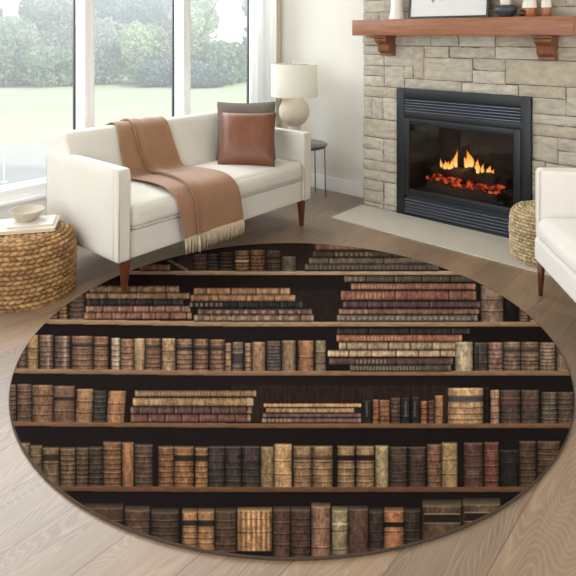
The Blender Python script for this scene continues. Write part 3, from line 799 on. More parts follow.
# ------------------------------------------------------------------ pillows
def pillow(name, s, th, m, loc, rotz, lean, pinch=.06, seed=0, n=36):
    v = []; f = []
    for side in (1, -1):
        for j in range(n+1):
            for i in range(n+1):
                u = -1+2*i/n; w_ = -1+2*j/n
                u = math.copysign(1-(1-abs(u))**1.5, u); w_ = math.copysign(1-(1-abs(w_))**1.5, w_)
                x = u*(1-pinch*(1-w_*w_))*s/2; z = w_*(1-pinch*(1-u*u))*s/2
                t = th/2*max(0, (1-u**4)*(1-w_**4))**.5*(1+.10*noise.noise(Vector((u*1.6, w_*1.6, seed+side))))
                t += .004*noise.noise(Vector((u*5, w_*5, seed)))*(1-max(abs(u), abs(w_))**4)
                v.append((x, side*t, z))
    S = (n+1)**2
    for j in range(n):
        for i in range(n):
            p = j*(n+1)+i; f.append((p, p+n+1, p+n+2, p+1)); f.append((S+p, S+p+1, S+p+n+2, S+p+n+1))
    r = empty(name, (0, 0, 0)); del r['_loc']
    o = fromv('cover', v, f, m, r)
    # welted seam
    pts = []
    for k in range(4*24):
        q, t = divmod(k, 24); t = -1+2*t/24
        u, w_ = ((t, -1), (1, t), (-t, 1), (-1, -t))[q]
        pts.append((u*(1-pinch*(1-w_*w_))*s/2, 0, w_*(1-pinch*(1-u*u))*s/2))
    pts.append(pts[0]); tv = []; tf = []; tube(tv, tf, pts, .0045, 6, False); fromv('seam', tv, tf, m, r)
    r.location = loc
    r.rotation_mode = 'XYZ'
    r.rotation_euler = (Matrix.Rotation(rotz, 4, 'Z') @ Matrix.Rotation(lean, 4, 'X')).to_euler()
    return r
ca_ = math.atan2(SA, CA)-R(90)           # facing the viewpoint
x, y = W(-.318, 4.40)
tag(pillow('throw_pillow', .445, .13, M_grey, (x, y, .698), ca_+R(3), R(-18), seed=3), 'larger taupe-grey woven pillow standing behind the tan leather pillow', 'pillow')
x, y = W(-.296, 4.225)
tag(pillow('throw_pillow', .405, .15, M_leather, (x, y, .670), ca_-R(2), R(-29), seed=7, pinch=.05), 'smooth tan-brown leather pillow in front of the grey pillow on the sofa', 'pillow')

# ------------------------------------------------------------------ round metal side table with lamp
TX, TY, TZ = 3.90, 3.24, .48
r = empty('side_table', (TX, TY, 0))
lathed('table_top', [(.235, -.016), (.24, -.012), (.24, -.002), (.236, 0)], M_glasstop, r, (TX, TY, TZ), 56)
v = []; f = []; tube(v, f, [(TX+.225*math.cos(a*math.pi/24), TY+.225*math.sin(a*math.pi/24), TZ-.021) for a in range(49)], .006, 8, False); fromv('ring', v, f, M_steel, r)
for a in (-42, 2, 95, 182):
    c, s = math.cos(R(a)), math.sin(R(a))
    tubeobj('leg', [(TX+.218*c, TY+.218*s, TZ-.02), (TX+.228*c, TY+.228*s, 0)], .0055, M_steel, r)
tag(r, 'round side table with dark glass top and thin metal legs beyond the sofa', 'side table')
LX, LY = 3.87, 3.28
r = empty('table_lamp', (LX, LY, TZ)); c = (LX, LY, TZ)
prof = [(.088, 0), (.092, .004), (.092, .014), (.080, .03), (.066, .07), (.058, .12), (.056, .143), (.053, .152)]
for k in range(0, 22):
    a = -R(66)+R(152)*k/21; prof.append((.134*math.cos(a), .282+.134*math.sin(a)))
prof += [(.022, .418), (.018, .425), (.018, .445)]
lathed('lamp_base', prof, M_lampb, r, c, 56)
lathed('shade', [(.196, .415), (.205, .414), (.200, .694), (.197, .696), (.195, .690), (.199, .42)], M_shade, r, c, 64, cap=False)
v = []; f = []; tube(v, f, [(LX, LY, TZ+.44), (LX, LY, TZ+.70)], .004)
for a in range(3): tube(v, f, [(LX, LY, TZ+.685), (LX+.195*math.cos(a*2.1), LY+.195*math.sin(a*2.1), TZ+.685)], .0025, 6)
fromv('harp', v, f, M_steel, r)
lathed('finial', [(.006, .697), (.012, .70), (.010, .712), (.004, .722), (.001, .726)], M_vase, r, c, 20)
lathed('bulb', [(.012, .45), (.014, .47), (.028, .50), (.03, .53), (.018, .555), (.002, .562)], M_vase, r, c, 24)
tag(r, 'table lamp with round cream ceramic base and white drum shade', 'lamp')

# ------------------------------------------------------------------ woven poufs
def pouf(name, cx, cy, z0, Rm, h, rowh, stw, m, seed, depth=.008, rt=.10, rb=.08):
    # outline: bottom edge -> side -> rounded top -> top centre
    pr = [(Rm-rb, 0)]
    for k in range(1, 9): a = R(-90+90*k/8); pr.append((Rm-rb+rb*.9*math.cos(a), rb*.9+rb*.9*math.sin(a)))
    pr.append((Rm, h*.5))
    for k in range(0, 10): a = R(90*k/9); pr.append((Rm-rt+(rt-.004)*math.cos(a), h-rt*.75+rt*.75*math.sin(a)))
    pr.append((.03, h+.002))
    P = np.array(pr); sg = np.r_[0, np.cumsum(np.hypot(*np.diff(P, axis=0).T))]; T = sg[-1]
    rows = int(T/rowh); per = 9; ns = rows*per; nth = 520
    s = np.linspace(0, T, ns+1); pr_r = np.interp(s, sg, P[:, 0]); pr_z = np.interp(s, sg, P[:, 1])
    dr = np.gradient(pr_r); dz = np.gradient(pr_z); l = np.hypot(dr, dz); nr, nzz = dz/l, -dr/l
    th = np.linspace(0, 2*np.pi, nth, endpoint=False)
    rs = np.random.RandomState(seed)
    rowi = np.minimum((s/T*rows).astype(int), rows-1); vv = s/T*rows-rowi
    disp = np.zeros((ns+1, nth)); tone = np.zeros((ns+1, nth))
    for i in range(ns+1):
        ri = rowi[i]; rad = max(pr_r[i], .05); rr = np.interp((ri+.5)/rows*T, sg, P[:, 0])
        cnt = max(5, int(2*np.pi*rr/stw)); ph = rs.RandomState if False else (ri*.618) % 1
        sl = .9 if ri % 2 else -.9
        uu = th/(2*np.pi)*cnt+ph+sl*(vv[i]-.5)*.6+.12*np.sin(th*7+ri*2.1)
        cell = np.floor(uu).astype(int); fu = uu-cell
        prof_v = math.sin(math.pi*min(1, max(0, vv[i])))**.55
        lump = np.abs(np.sin(np.pi*fu))**.55
        strands = .12*np.sin(fu*2*np.pi*3+vv[i]*5)
        rnd1 = np.sin(cell*12.9898+ri*78.233+seed)*43758.5453; rnd1 = rnd1-np.floor(rnd1)
        disp[i] = depth*(prof_v*(.2+.8*lump)+strands*prof_v+.35*(rnd1-.5)*prof_v)
        tone[i] = np.clip(.0+.75*prof_v*(.25+.75*lump)+.55*(rnd1-.5)+.12*np.sin(fu*18+vv[i]*6), 0, 1)  # random strand tone plus shade painted into the weave grooves
    rr = pr_r[:, None]+nr[:, None]*disp; zz = pr_z[:, None]+nzz[:, None]*disp
    X = cx+rr*np.cos(th); Y = cy+rr*np.sin(th); Z = z0+np.maximum(zz, .0)
    V = np.stack([X, Y, Z], -1).reshape(-1, 3)
    idx = np.arange((ns+1)*nth).reshape(ns+1, nth); nx = np.roll(idx, -1, 1)
    Fq = np.stack([idx[:-1], nx[:-1], nx[1:], idx[1:]], -1).reshape(-1, 4)
    me = bpy.data.meshes.new(name); me.from_pydata(V.tolist(), [], Fq.tolist()+[list(reversed(idx[0].tolist())), idx[-1].tolist()])
    at = me.attributes.new('strand_shade', 'FLOAT', 'POINT'); at.data.foreach_set('value', tone.reshape(-1).astype(np.float32))
    smooth(me); return link(name, me, m)
o = pouf('woven_pouf', 1.482, 3.214, 0, .256, .338, .0235, .034, M_sea, 1, .011, .085, .02)
tag(o, 'large round woven seagrass pouf carrying books and a bowl beside the sofa arm', 'pouf')
px_, py_ = W(1.595, 3.655)
o = pouf('woven_pouf', px_, py_, .0095, .180, .335, .020, .028, M_sea2, 5, .009, .09, .06)
tag(o, 'smaller pale woven rush pouf tucked behind the white armchair', 'pouf')

# books on the pouf
def book(name, rc_, ang, L_, Wd, z, th, mc, lab, spine_white=True):
    r = empty(name, (rc_[0], rc_[1], z))
    M = Matrix.Translation((rc_[0], rc_[1], z)) @ Matrix.Rotation(ang, 4, 'Z')   # local origin: right front corner, -x along the length, +y away
    bm = bmesh.new(); bx(bm, -L_, 0, 0, Wd, 0, .0025, .0008, M); bx(bm, -L_, 0, 0, Wd, th-.0025, th, .0008, M); bx(bm, -L_, -L_+.004, 0, Wd, .0025, th-.0025, .0008, M)
    frombm('cover', bm, mc, r)
    box('pages', M_page, r, -L_+.004, -.004, .004, Wd-.004, .0025, th-.0025, 0, M)
    return tag(r, lab, 'book', 'books on the woven pouf')
ab = ca_+R(14)
zt = .351
book('hardcover_book', W((54.5-288)/F*3.17, 3.17), ab, .33, .235, zt, .018, M_cover2, 'larger pale hardcover book lying directly on the woven pouf')
book('hardcover_book', W((52.5-288)/F*3.20, 3.205), ab+R(2), .235, .17, zt+.018, .013, M_cover, 'smaller white hardcover book under the bowl, on top of the larger book')
bxx, byy = W((27-288)/F*3.265, 3.265)
o = lathed('ceramic_bowl', [(.040, 0), (.044, .002), (.045, .006), (.068, .018), (.083, .036), (.091, .056), (.0925, .060), (.089, .0605), (.086, .057), (.074, .040), (.05, .022), (.02, .014), (.002, .013)], M_bowl, None, (bxx, byy, zt+.0312), 56)
tag(o, 'shallow greige ceramic bowl resting on the books on the pouf', 'bowl')

# ------------------------------------------------------------------ armchair at the right
ox, oy = W(1.358, 3.20)
wx = Vector((*W(-.075, -1), 0)).normalized(); dx_ = Vector((*W(1, -.075), 0)).normalized()
MA = Matrix(((dx_.x, wx.x, 0, ox), (dx_.y, wx.y, 0, oy), (0, 0, 1, 0), (0, 0, 0, 1)))   # x back, y towards the camera
M_chair = mat('white_upholstery', (238, 234, 226), .85, var=.02, vscale=5, bump=.1, bscale=420, sheen=.2)
M_chpipe = mat('white_piping', (228, 222, 208), .85, bump=.1, bscale=300)
r = empty('armchair', (ox, oy, 0))
def ch(name, m, *a, par=None, **k):
    v, f = rbox(*a, **k); v = [MA @ Vector(p) for p in v]; return fromv(name, v, f, m, par or r)
CW, CD = .86, .84
ch('seat_base', M_chair, 0, CD-.02, .0, CW, .19, .315, r=.014, n=10)
ch('seat_cushion', M_chair, -.012, CD-.14, .058, CW-.058, .317, .445, r=.05, bulge=(.015, 0, .022), n=18)
ch('backrest', M_chair, CD-.20, CD, .0, CW, .19, .80, r=.03, bulge=(.01, 0, 0), n=14)
for y0 in (-.004, CW-.056):
    o = ch('armrest', M_chair, .012, CD-.02, y0, y0+.06, .30, .692, r=.012, bulge=(0, .003, 0), n=12)
    v = []; f = []
    for yy in (y0+.004, y0+.056):
        pts = [(.014, yy, .32), (.013, yy, .672), (.018, yy, .685), (.03, yy, .690), (CD-.06, yy, .690)]
        tube(v, f, [MA @ Vector(p) for p in pts], .0045, 6)
    fromv('piping', v, f, M_chpipe, o)
for (a, c_) in ((.026, .03), (.026, CW-.03), (CD-.06, .05), (CD-.06, CW-.05)):
    v = []; f = []
    p0 = MA @ Vector((a, c_, 0)); p1 = MA @ Vector((a+.004, c_, .20))
    tube(v, f, [p0, p0.lerp(p1, .5), p1], [.011, .017, .023], 14); fromv('leg', v, f, M_leg, r)
tag(r, 'white upholstered armchair with round tapered wooden legs at the right edge', 'armchair')

# ------------------------------------------------------------------ round rug with a printed bookshelf
ZR = .009; HR = EYE-ZR                 # height of the printed face
dnear, dfar = HR*F/(557.2-YH), HR*F/(243-YH); RR = (dfar-dnear)/2
rc0 = (.0155, (dfar+dnear)/2); RCX, RCY = W(*rc0); WIDE = 1.019
K = 2                                   # canvas pixels per photo pixel
U0, V0, UW, VH = 0, 236, 584, 330
cv = np.zeros((VH*K, UW*K, 3)); cv[:] = (38, 29, 28)
yy_, xx_ = np.mgrid[0:VH*K, 0:UW*K]; XXp = xx_/K+U0; YYp = yy_/K+V0
rs = np.random.RandomState(11)
def smooth_noise(sx, sy, seed):
    q = np.random.RandomState(seed); h, w_ = VH*K, UW*K
    gh, gw = int(h/sy)+3, int(w_/sx)+3; g = q.rand(gh, gw)
    yi = np.arange(h)/sy; xi = np.arange(w_)/sx; y0 = yi.astype(int); x0 = xi.astype(int); fy = (yi-y0)[:, None]; fx = (xi-x0)[None]
    fy = fy*fy*(3-2*fy); fx = fx*fx*(3-2*fx)
    return (g[y0][:, x0]*(1-fy)*(1-fx)+g[y0+1][:, x0]*fy*(1-fx)+g[y0][:, x0+1]*(1-fy)*fx+g[y0+1][:, x0+1]*fy*fx)*2-1
NZ = .55*smooth_noise(7, 9, 1)+.45*smooth_noise(3, 3, 2); NZH = smooth_noise(14, 2.2, 3); NZV = smooth_noise(2.2, 14, 4); NZF = smooth_noise(1.6, 1.6, 5)
def sl(x0, x1, y0, y1):
    return (slice(max(0, int(round((y0-V0)*K))), min(VH*K, int(round((y1-V0)*K)))), slice(max(0, int(round((x0-U0)*K))), min(UW*K, int(round((x1-U0)*K)))))
def fill(x0, x1, y0, y1, c, nz=.08, mode='h'):
    s = sl(x0, x1, y0, y1); n = {'h': NZH, 'v': NZV, 'n': NZ}[mode][s][..., None]
    cv[s] = np.array(c, float)*(1+nz*n)
def mark(x0, x1, y0, y1, c, a=.7):
    s = sl(x0, x1, y0, y1); cv[s] = cv[s]*(1-a)+np.array(c, float)*a
def rownoise(y):
    pass
# backs of the shelf bays
fill(0, 584, 236, 270.5, (62, 52, 47), .12, 'n')
fill(0, 584, 275, 321, (42, 31, 30), .08, 'n'); fill(250, 345, 290, 321, (50, 40, 36), .15, 'n')
fill(0, 584, 325, 371, (38, 29, 30), .06, 'n')
fill(0, 584, 375.5, 423, (40, 30, 30), .06, 'n')
fill(232, 450, 377, 422, (58, 42, 36), .28, 'v'); fill(232, 450, 377, 385, (42, 32, 31), .1, 'v')
fill(0, 584, 427, 487, (37, 28, 29), .06, 'n'); fill(0, 584, 491, 566, (35, 28, 28), .06, 'n')
SH = [((0, 270.0), (584, 271.0), 3.8, (214, 178, 144)), ((0, 318.2), (584, 321.8), 4.6, (194, 158, 122)), ((0, 368.2), (584, 370.9), 4.6, (168, 132, 98)), ((0, 421.2), (584, 423.2), 4.4, (148, 108, 74)), ((0, 485.2), (584, 486.8), 5.2, (128, 88, 58))]
def shelf_y(k, x):
    a, c, th, col = SH[k]; return a[1]+(c[1]-a[1])*np.clip(x/250, 0, 1)
for k, (a, c, th, col) in enumerate(SH):
    top = shelf_y(k, XXp)
    msk = (YYp >= top) & (YYp < top+th)
    prof = 1.06-.22*((YYp-top)/th)
    cv[msk] = (np.array(col)[None]*(prof*(1+.10*NZH))[msk][:, None])
    e = (YYp >= top+th) & (YYp < top+th+1.2); cv[e] = cv[e]*.55
    e = (YYp >= top-.9) & (YYp < top); cv[e] = cv[e]*.6
# a spine standing upright
def spine(x0, x1, yt, k, c, bands='rand', dark=None, tip=True, orn=False, gloss=0, lean=0, title=None, yb=None, vs=False, top=0):
    mid = (x0+x1)/2; yb = (shelf_y(k, np.array([mid]))[0]+.3) if yb is None else yb
    s = sl(x0-2-abs(lean), x1+2+abs(lean), yt-1, yb)
    X = XXp[s]-lean*(yb-YYp[s])/(yb-yt); Y = YYp[s]; w_ = x1-x0
    t = (X-x0)/w_*2-1; ins = (np.abs(t) <= 1) & (Y >= yt) & (Y <= yb)
    cyl = .40+.66*np.sqrt(np.clip(1-(t*.95)**2, 0, 1))
    if gloss: cyl = cyl+gloss*np.exp(-((t-.35)/.22)**2)-.12
    base = np.array(c, float)[None, None]*(cyl*(1+.24*NZ[s]+.13*NZV[s]+.14*NZF[s]))[..., None]
    H_ = yb-yt; v_ = (Y-yt)/H_
    base *= (1.05-.14*v_)[..., None]
    rr = np.random.RandomState(int(x0*7+yt*13) % 99999)
    if vs:
        base *= (1+.22*np.sin((X-x0)*1.25))[..., None]
    if bands is not None:
        n = rr.randint(4, 7) if bands == 'rand' else bands
        for q in range(1, n):
            yc = yt+top+(H_-top)*q/n+rr.uniform(-.5, .5); bow = (1-t*t)*.7
            d = Y-(yc+bow)
            base += (np.exp(-(d/.55)**2)*rr.uniform(18, 48))[..., None]*np.array([1, .9, .68])
            base *= (1-.38*np.exp(-((d-1.2)/.7)**2))[..., None]
    if orn:
        n = 5
        for q in range(n):
            yc = yt+H_*(q+.5)/n; d = np.abs(np.sin((X-x0)*1.9)+np.cos((Y-yc)*1.7)); e = np.exp(-(d/.45)**2)*(np.abs(Y-yc) < H_/n*.32)*(np.abs(t) < .75)
            base += (e*34)[..., None]*np.array([1, .88, .62])
    if dark:
        a, bb, dc = dark; m_ = ((Y >= a) & (Y <= bb))[..., None]; base = np.where(m_, np.array(dc, float)*cyl[..., None]*(1+.1*NZ[s])[..., None], base)
        for q in (a, bb): base += (np.exp(-((Y-q)/.5)**2)*35)[..., None]*np.array([1, .88, .62])
    if title:
        ty, tc = title
        for q in range(2):
            m_ = (np.abs(Y-ty-q*2.4) < .7) & (np.abs(t) < .62) & (np.sin(X*4.1+q*2)+NZF[s] > -.1); base = np.where(m_[..., None], base*.45+np.array(tc, float)*.55, base)
    if tip:
        base += (np.exp(-((Y-yt-.7)/.6)**2)*38)[..., None]*np.array([1, .9, .7])
        base += (np.exp(-((Y-yb+1.4)/.6)**2)*16)[..., None]*np.array([1, .9, .7])
    if top:
        m_ = (Y < yt+top); pg = np.array([c[0]*.72+30, c[1]*.74+30, c[2]*.76+26], float)*(.62+.55*(Y-yt)/top)[..., None]*(1+.1*NZH[s])[..., None]
        base = np.where(m_[..., None], pg, base)
        base += (np.exp(-((Y-yt-top)/.6)**2)*32)[..., None]*np.array([1, .9, .7])
    cv[s] = np.where(ins[..., None], base, cv[s])
    e = (np.abs(np.abs(t)-1) < .9/w_) & (Y >= yt) & (Y <= yb); cv[s] = np.where(e[..., None], cv[s]*.42, cv[s])
# a book lying flat, spine towards us
def flat(x0, x1, y0, y1, c, marks=None, div=0, ends=True, mc=(215, 190, 150)):
    s = sl(x0, x1, y0, y1); X = XXp[s]; Y = YYp[s]; t = (Y-y0)/(y1-y0)*2-1
    cyl = .46+.60*np.sqrt(np.clip(1-((t+.12)*.9)**2, 0, 1))
    base = np.array(c, float)[None, None]*(cyl*(1+.22*NZ[s]+.14*NZV[s]+.12*NZF[s]))[..., None]
    rr = np.random.RandomState(int(x0*3+y0*17) % 99999)
    if div:
        for q in np.arange(x0+rr.uniform(.3, 1)*div, x1-4, div):
            q += rr.uniform(-1, 1)
            base *= (1-.5*np.exp(-((X-q)/.8)**2))[..., None]; base += (np.exp(-((X-q-1.8)/.7)**2)*34)[..., None]*np.array([1, .9, .7])
    if marks:
        a, bb, p = marks; m_ = (X > a) & (X < bb) & (np.sin(X*2*np.pi/p)+.5*NZF[s] > .25) & (np.abs(t) < .62)
        base = np.where(m_[..., None], base*.45+np.array(mc, float)*.55, base)
    if ends:
        for q in (x0+1.2, x1-1.6): base += (np.exp(-((X-q)/1.2)**2)*42)[..., None]*np.array([1, .92, .72])
    cv[s] = base
    g = sl(x0, x1, y1, y1+1.1); cv[g] = cv[g]*.5
# row 0
flat(140, 170, 264.5, 270.3, (158, 112, 92)); fill(146, 180, 260.5, 264, (48, 42, 42)); fill(178, 193, 255, 270.3, (86, 72, 70), .1, 'v')
for q in range(34): mark(168+q*.55, 170.2+q*.55, 259.6+q*.30, 261.0+q*.30, (176, 158, 134), .8)
spine(193, 207, 254, 0, (128, 98, 86)); spine(207.5, 218.5, 254, 0, (78, 76, 80)); spine(219, 233.5, 252, 0, (76, 62, 54), orn=True)
spine(235, 249, 250.5, 0, (158, 118, 88)); mark(235.5, 248.5, 260, 262, (236, 214, 176), .85); spine(250, 264.5, 250, 0, (142, 106, 80)); spine(266, 280.5, 250.3, 0, (96, 78, 68), dark=(256, 259, (60, 48, 44))); spine(281.5, 296, 256.5, 0, (116, 106, 96), None)
flat(316, 470, 243.5, 250, (146, 102, 84), (328, 380, 7), 0); flat(313, 470, 251.2, 257, (88, 76, 70), (335, 372, 5), 30); flat(309, 470, 257.8, 263.6, (130, 112, 96), None, 55); flat(305, 438.5, 264.2, 270.2, (98, 92, 88), (310, 436, 4.5), 0, mc=(150, 140, 128))
fill(439, 470, 250, 270.3, (44, 34, 32))
# row 1
spine(36, 49, 302, 1, (120, 108, 96)); spine(50, 57.5, 300, 1, (128, 112, 96)); spine(58.5, 67.8, 300, 1, (170, 134, 104), gloss=.2); spine(68.5, 84.5, 295, 1, (116, 98, 90))
flat(90, 179, 286, 292.3, (156, 126, 90), (98, 176, 13), 29); flat(86, 189.5, 293, 298.8, (160, 130, 98), (90, 150, 11), 30); flat(87, 183, 299.6, 304.9, (72, 68, 68), None, 18); flat(86, 190.5, 306, 311.8, (166, 124, 104), None, 16); flat(84.5, 191.5, 312.6, 318.9, (158, 116, 96), None, 15)
flat(194, 290, 288, 294.3, (172, 132, 98), None, 24); flat(191, 295, 295, 300.8, (176, 132, 94), None, 28); flat(189, 302.5, 301.4, 307.6, (58, 56, 58), (190, 222, 5), 21, mc=(220, 205, 180)); flat(198, 312, 309.2, 314.3, (116, 90, 80), (204, 300, 9), 34); flat(194, 313.5, 315, 320.8, (138, 116, 98), (196, 300, 12), 23)
flat(344, 482, 275.8, 282, (104, 92, 76), (346, 362, 6), 28, mc=(200, 185, 150)); flat(351, 475.5, 283.4, 289.6, (162, 114, 92), (356, 402, 3.2)); flat(341, 476, 290.8, 300, (158, 108, 86), (356, 384, 4.2), 54, mc=(228, 196, 150)); flat(343, 480, 301.3, 307.4, (104, 84, 86), None, 62); flat(339, 479, 308.8, 314.2, (150, 108, 94), (350, 368, 7)); flat(337, 477.5, 315.2, 320.8, (120, 116, 104), (340, 470, 5.5), 0, mc=(190, 188, 172))
spine(480.5, 503, 286, 1, (160, 132, 112), 3, title=(292, (220, 196, 160))); spine(504, 516.5, 290, 1, (50, 42, 44), None, tip=False); spine(519, 528, 304, 1, (150, 128, 106)); spine(529, 541, 308, 1, (166, 142, 116))
# row 2
B2 = [(10, 17.5, 337, (120, 96, 70), 'rand', None, 0), (18, 26.5, 336, (116, 92, 70), 6, None, 0), (27, 38, 335, (170, 134, 94), 3, None, 0), (38.8, 53, 335, (140, 114, 96), 7, None, .42), (54.5, 70, 336, (128, 108, 96), 7, None, .5), (71.5, 92.5, 336, (142, 108, 86), 6, (343.5, 347, (72, 66, 60)), 0), (93.5, 108, 336.5, (156, 114, 86), 6, (344, 347.5, (86, 74, 62)), 0), (111, 120, 338, (206, 188, 164), 6, None, .2), (120.5, 133.5, 339, (166, 124, 100), 'rand', None, 0), (134, 144.5, 338.5, (176, 150, 112), None, None, 0), (144.8, 160.5, 338.5, (146, 112, 90), 7, (345, 348, (78, 68, 62)), 0), (161.5, 175, 338.5, (184, 150, 112), 3, None, 0), (176.5, 192, 339, (150, 118, 92), 7, (346.5, 350.5, (70, 66, 62)), 0), (193.5, 208, 339, (160, 122, 92), 7, (346.5, 350, (76, 68, 62)), .15), (209.5, 224.5, 339.5, (158, 122, 92), 7, (347, 350.5, (76, 68, 62)), .15), (225, 231, 343, (176, 142, 106), 4, None, 0), (232, 243, 342, (124, 112, 98), 6, (353, 364, (84, 78, 76)), 0), (244.5, 251, 343, (168, 136, 106), 5, None, 0), (252, 265, 342, (174, 138, 100), None, None, 0), (266.5, 280.5, 341, (104, 96, 94), 9, None, 0), (281.5, 295.5, 340.5, (172, 140, 110), None, None, .2), (298, 313.5, 340.5, (170, 122, 82), 2, None, 0), (315, 325.5, 340.5, (142, 124, 98), 3, None, 0)]
for a, c, y, col, nb, dk, gl_ in B2: spine(a, c, y, 2, col, nb, dk, gloss=gl_)
flat(337, 469.5, 328.6, 334.2, (66, 62, 60), None, 41); flat(336.5, 462, 335, 341.4, (168, 112, 86), (355, 402, 3.4), 0, mc=(232, 200, 160)); flat(339, 457, 342.4, 349.4, (178, 156, 122), None, 21.5); flat(328, 472, 350.6, 356.6, (206, 180, 142), None, 23); flat(329, 453, 358.2, 364.3, (108, 80, 78), (356, 388, 4)); flat(350, 451, 365, 370.8, (94, 92, 76), (352, 420, 3.3), 0, mc=(196, 184, 150))
for a in [(455, 472.5, 342, (202, 186, 154), None, None), (474, 487.5, 342.5, (92, 82, 76), 3, None), (488, 502.5, 342.5, (164, 126, 114), 6, None), (503, 520, 342, (146, 124, 102), 7, (348.5, 352, (84, 76, 70))), (520.5, 538.5, 342, (146, 122, 100), 7, (348.5, 352, (84, 76, 70))), (539.5, 555, 342.5, (160, 138, 116), 8, None), (556, 572, 343, (150, 126, 110), None, None)]:
    spine(a[0], a[1], a[2], 2, a[3], a[4], a[5])
mark(477, 479, 345, 369, (56, 50, 48), .8)
# row 3
for a in [(0, 16, 384.5, (118, 92, 72), 8, None, 0), (16.8, 31.5, 384, (116, 90, 74), 6, None, 0), (32, 53, 385, (142, 106, 80), 4, (394.5, 397, (90, 66, 50)), 0), (53.5, 74.5, 386, (132, 102, 80), 3, (396.5, 400.5, (66, 54, 48)), 0), (75, 92, 389, (168, 126, 86), 3, None, 1.5), (92.5, 105.5, 390.5, (74, 70, 66), 6, None, 1), (106, 124, 391, (176, 128, 86), 3, None, 2.2)]:
    spine(a[0], a[1], a[2], 3, a[3], a[4], a[5], lean=a[6], title=(394, (206, 176, 130)) if a[0] in (75, 106) else None)
flat(135, 256, 390.4, 396.6, (140, 112, 82), (137, 255, 3.1), mc=(196, 172, 128)); flat(133, 253.5, 397.8, 405.8, (168, 132, 90), (145, 160, 5), 0); mark(150, 162, 399, 404.5, (206, 180, 138), .5); mark(178, 182, 399, 405, (206, 180, 138), .5); mark(200, 204, 399, 405, (206, 180, 138), .5); mark(247, 253, 398.6, 405, (214, 196, 158), .6)
flat(130.5, 252, 407, 413.6, (112, 82, 76), None, 18); flat(131, 250.5, 414.6, 421.8, (128, 88, 82), None, 17.5)
for q in range(5): mark(246+q*.4, 251, 391+q*6.6, 393+q*6.6, (206, 186, 150), .5)
flat(264, 361, 403.4, 406.8, (206, 162, 118)); flat(266, 354, 408, 412.6, (166, 132, 92), (267, 350, 6)); flat(263, 361, 413.4, 417, (126, 98, 92)); flat(262, 361, 418.2, 422.4, (132, 104, 96), (263, 290, 4))
for a in [(362, 371.8, 400, (48, 50, 50), None), (372.3, 378.7, 399.3, (168, 110, 78), 4), (379, 389.8, 400, (158, 106, 76), 5), (390.3, 400.3, 397.6, (102, 78, 68), 6), (401, 409.8, 397.4, (50, 56, 58), 3), (410.8, 420, 396.8, (54, 48, 50), None), (420.3, 427.2, 400.8, (160, 102, 74), 4), (427.6, 434, 400.2, (108, 76, 66), 4), (434.5, 443, 395.4, (160, 118, 80), 3)]:
    spine(a[0], a[1], a[2], 3, a[3], a[4])
for x_ in (366, 405, 414, 441): 
    for q in range(6): mark(x_, x_+1.6, 402+q*2.6, 403.6+q*2.6, (196, 186, 158), .55)
spine(447.5, 483, 388, 3, (206, 166, 116), 6, (396, 401.5, (92, 92, 92))); spine(483.6, 489.3, 387, 3, (48, 38, 36), None); spine(490, 499.3, 390, 3, (176, 138, 108), 5)
for a, c in ((500, 520), (520.6, 539)): spine(a, c, 390, 3, (92, 78, 74), 5, (398, 402, (108, 70, 60)), orn=True)
spine(541, 556.5, 392, 3, (106, 96, 82), 6, orn=True); spine(557, 574, 392, 3, (96, 82, 70), 6, orn=True)
# row 4
for a in [(12, 30, 442, (134, 106, 74), 3, None), (29.8, 42, 444.5, (116, 98, 70), 5, None), (42.4, 59.3, 446.5, (124, 102, 72), 3, (454, 461, (70, 58, 46))), (59.8, 75.2, 447, (120, 96, 70), 8, None), (75.7, 88, 446.5, (100, 80, 60), 8, None), (88.5, 102.5, 446, (84, 68, 56), 8, None), (103, 121, 441, (136, 100, 66), 9, None), (122, 133.5, 441.5, (166, 116, 72), None, None), (134.5, 152.5, 443.5, (104, 82, 68), 8, None), (158, 173.5, 445.5, (144, 100, 68), 7, None), (174, 193.5, 445.5, (152, 106, 68), 7, (455, 461, (60, 50, 44))), (194.8, 207.5, 446.5, (166, 120, 76), 7, (455, 461, (60, 50, 44)))]:
    spine(a[0], a[1], a[2], 4, a[3], a[4], a[5], top=2.2)
for a, c in ((208, 224.5), (225, 241), (242, 259.5)): spine(a, c, 445.5, 4, (76, 66, 64), 6, title=(456, (150, 120, 72)), top=1.6)
spine(260.5, 273.5, 446, 4, (152, 128, 92), None, (473, 474, (90, 72, 52)), top=1.5); spine(274, 291.8, 443.2, 4, (204, 162, 112), 3, top=1.8)
for a, c in ((293, 311.5), (312, 332.5)): spine(a, c, 445.2, 4, (152, 120, 84), 6, (456, 460, (104, 78, 58)), orn=True, top=1.6)
for a, c in ((337, 354.6), (355.8, 374.4)): spine(a, c, 445.2, 4, (152, 122, 84), 6, (455, 460.5, (54, 42, 36)), orn=True, top=1.6)
spine(375, 388.3, 444.6, 4, (170, 152, 110), None, top=2)
for a, c in ((389, 407.3), (408, 425.6)): spine(a, c, 446, 4, (76, 62, 56), 5, orn=True, title=(455, (160, 130, 96)), top=1.6)
spine(426.6, 441, 443.6, 4, (136, 98, 74), 6, top=1.6); spine(441.4, 457.4, 442, 4, (172, 144, 96), 3, top=2)
spine(463.5, 482.5, 442, 4, (102, 74, 64), 4, title=(471, (190, 160, 120)), top=1.6); spine(484, 498.6, 441.5, 4, (124, 76, 64), 6, title=(453, (200, 160, 130)), top=1.6)
spine(500, 518.5, 449.5, 4, (48, 46, 44), None, title=(459, (96, 100, 70)), top=1.4); spine(519, 535.5, 440.5, 4, (94, 74, 60), 7, top=1.6); spine(537, 560, 440.5, 4, (98, 78, 62), 8, top=1.6)
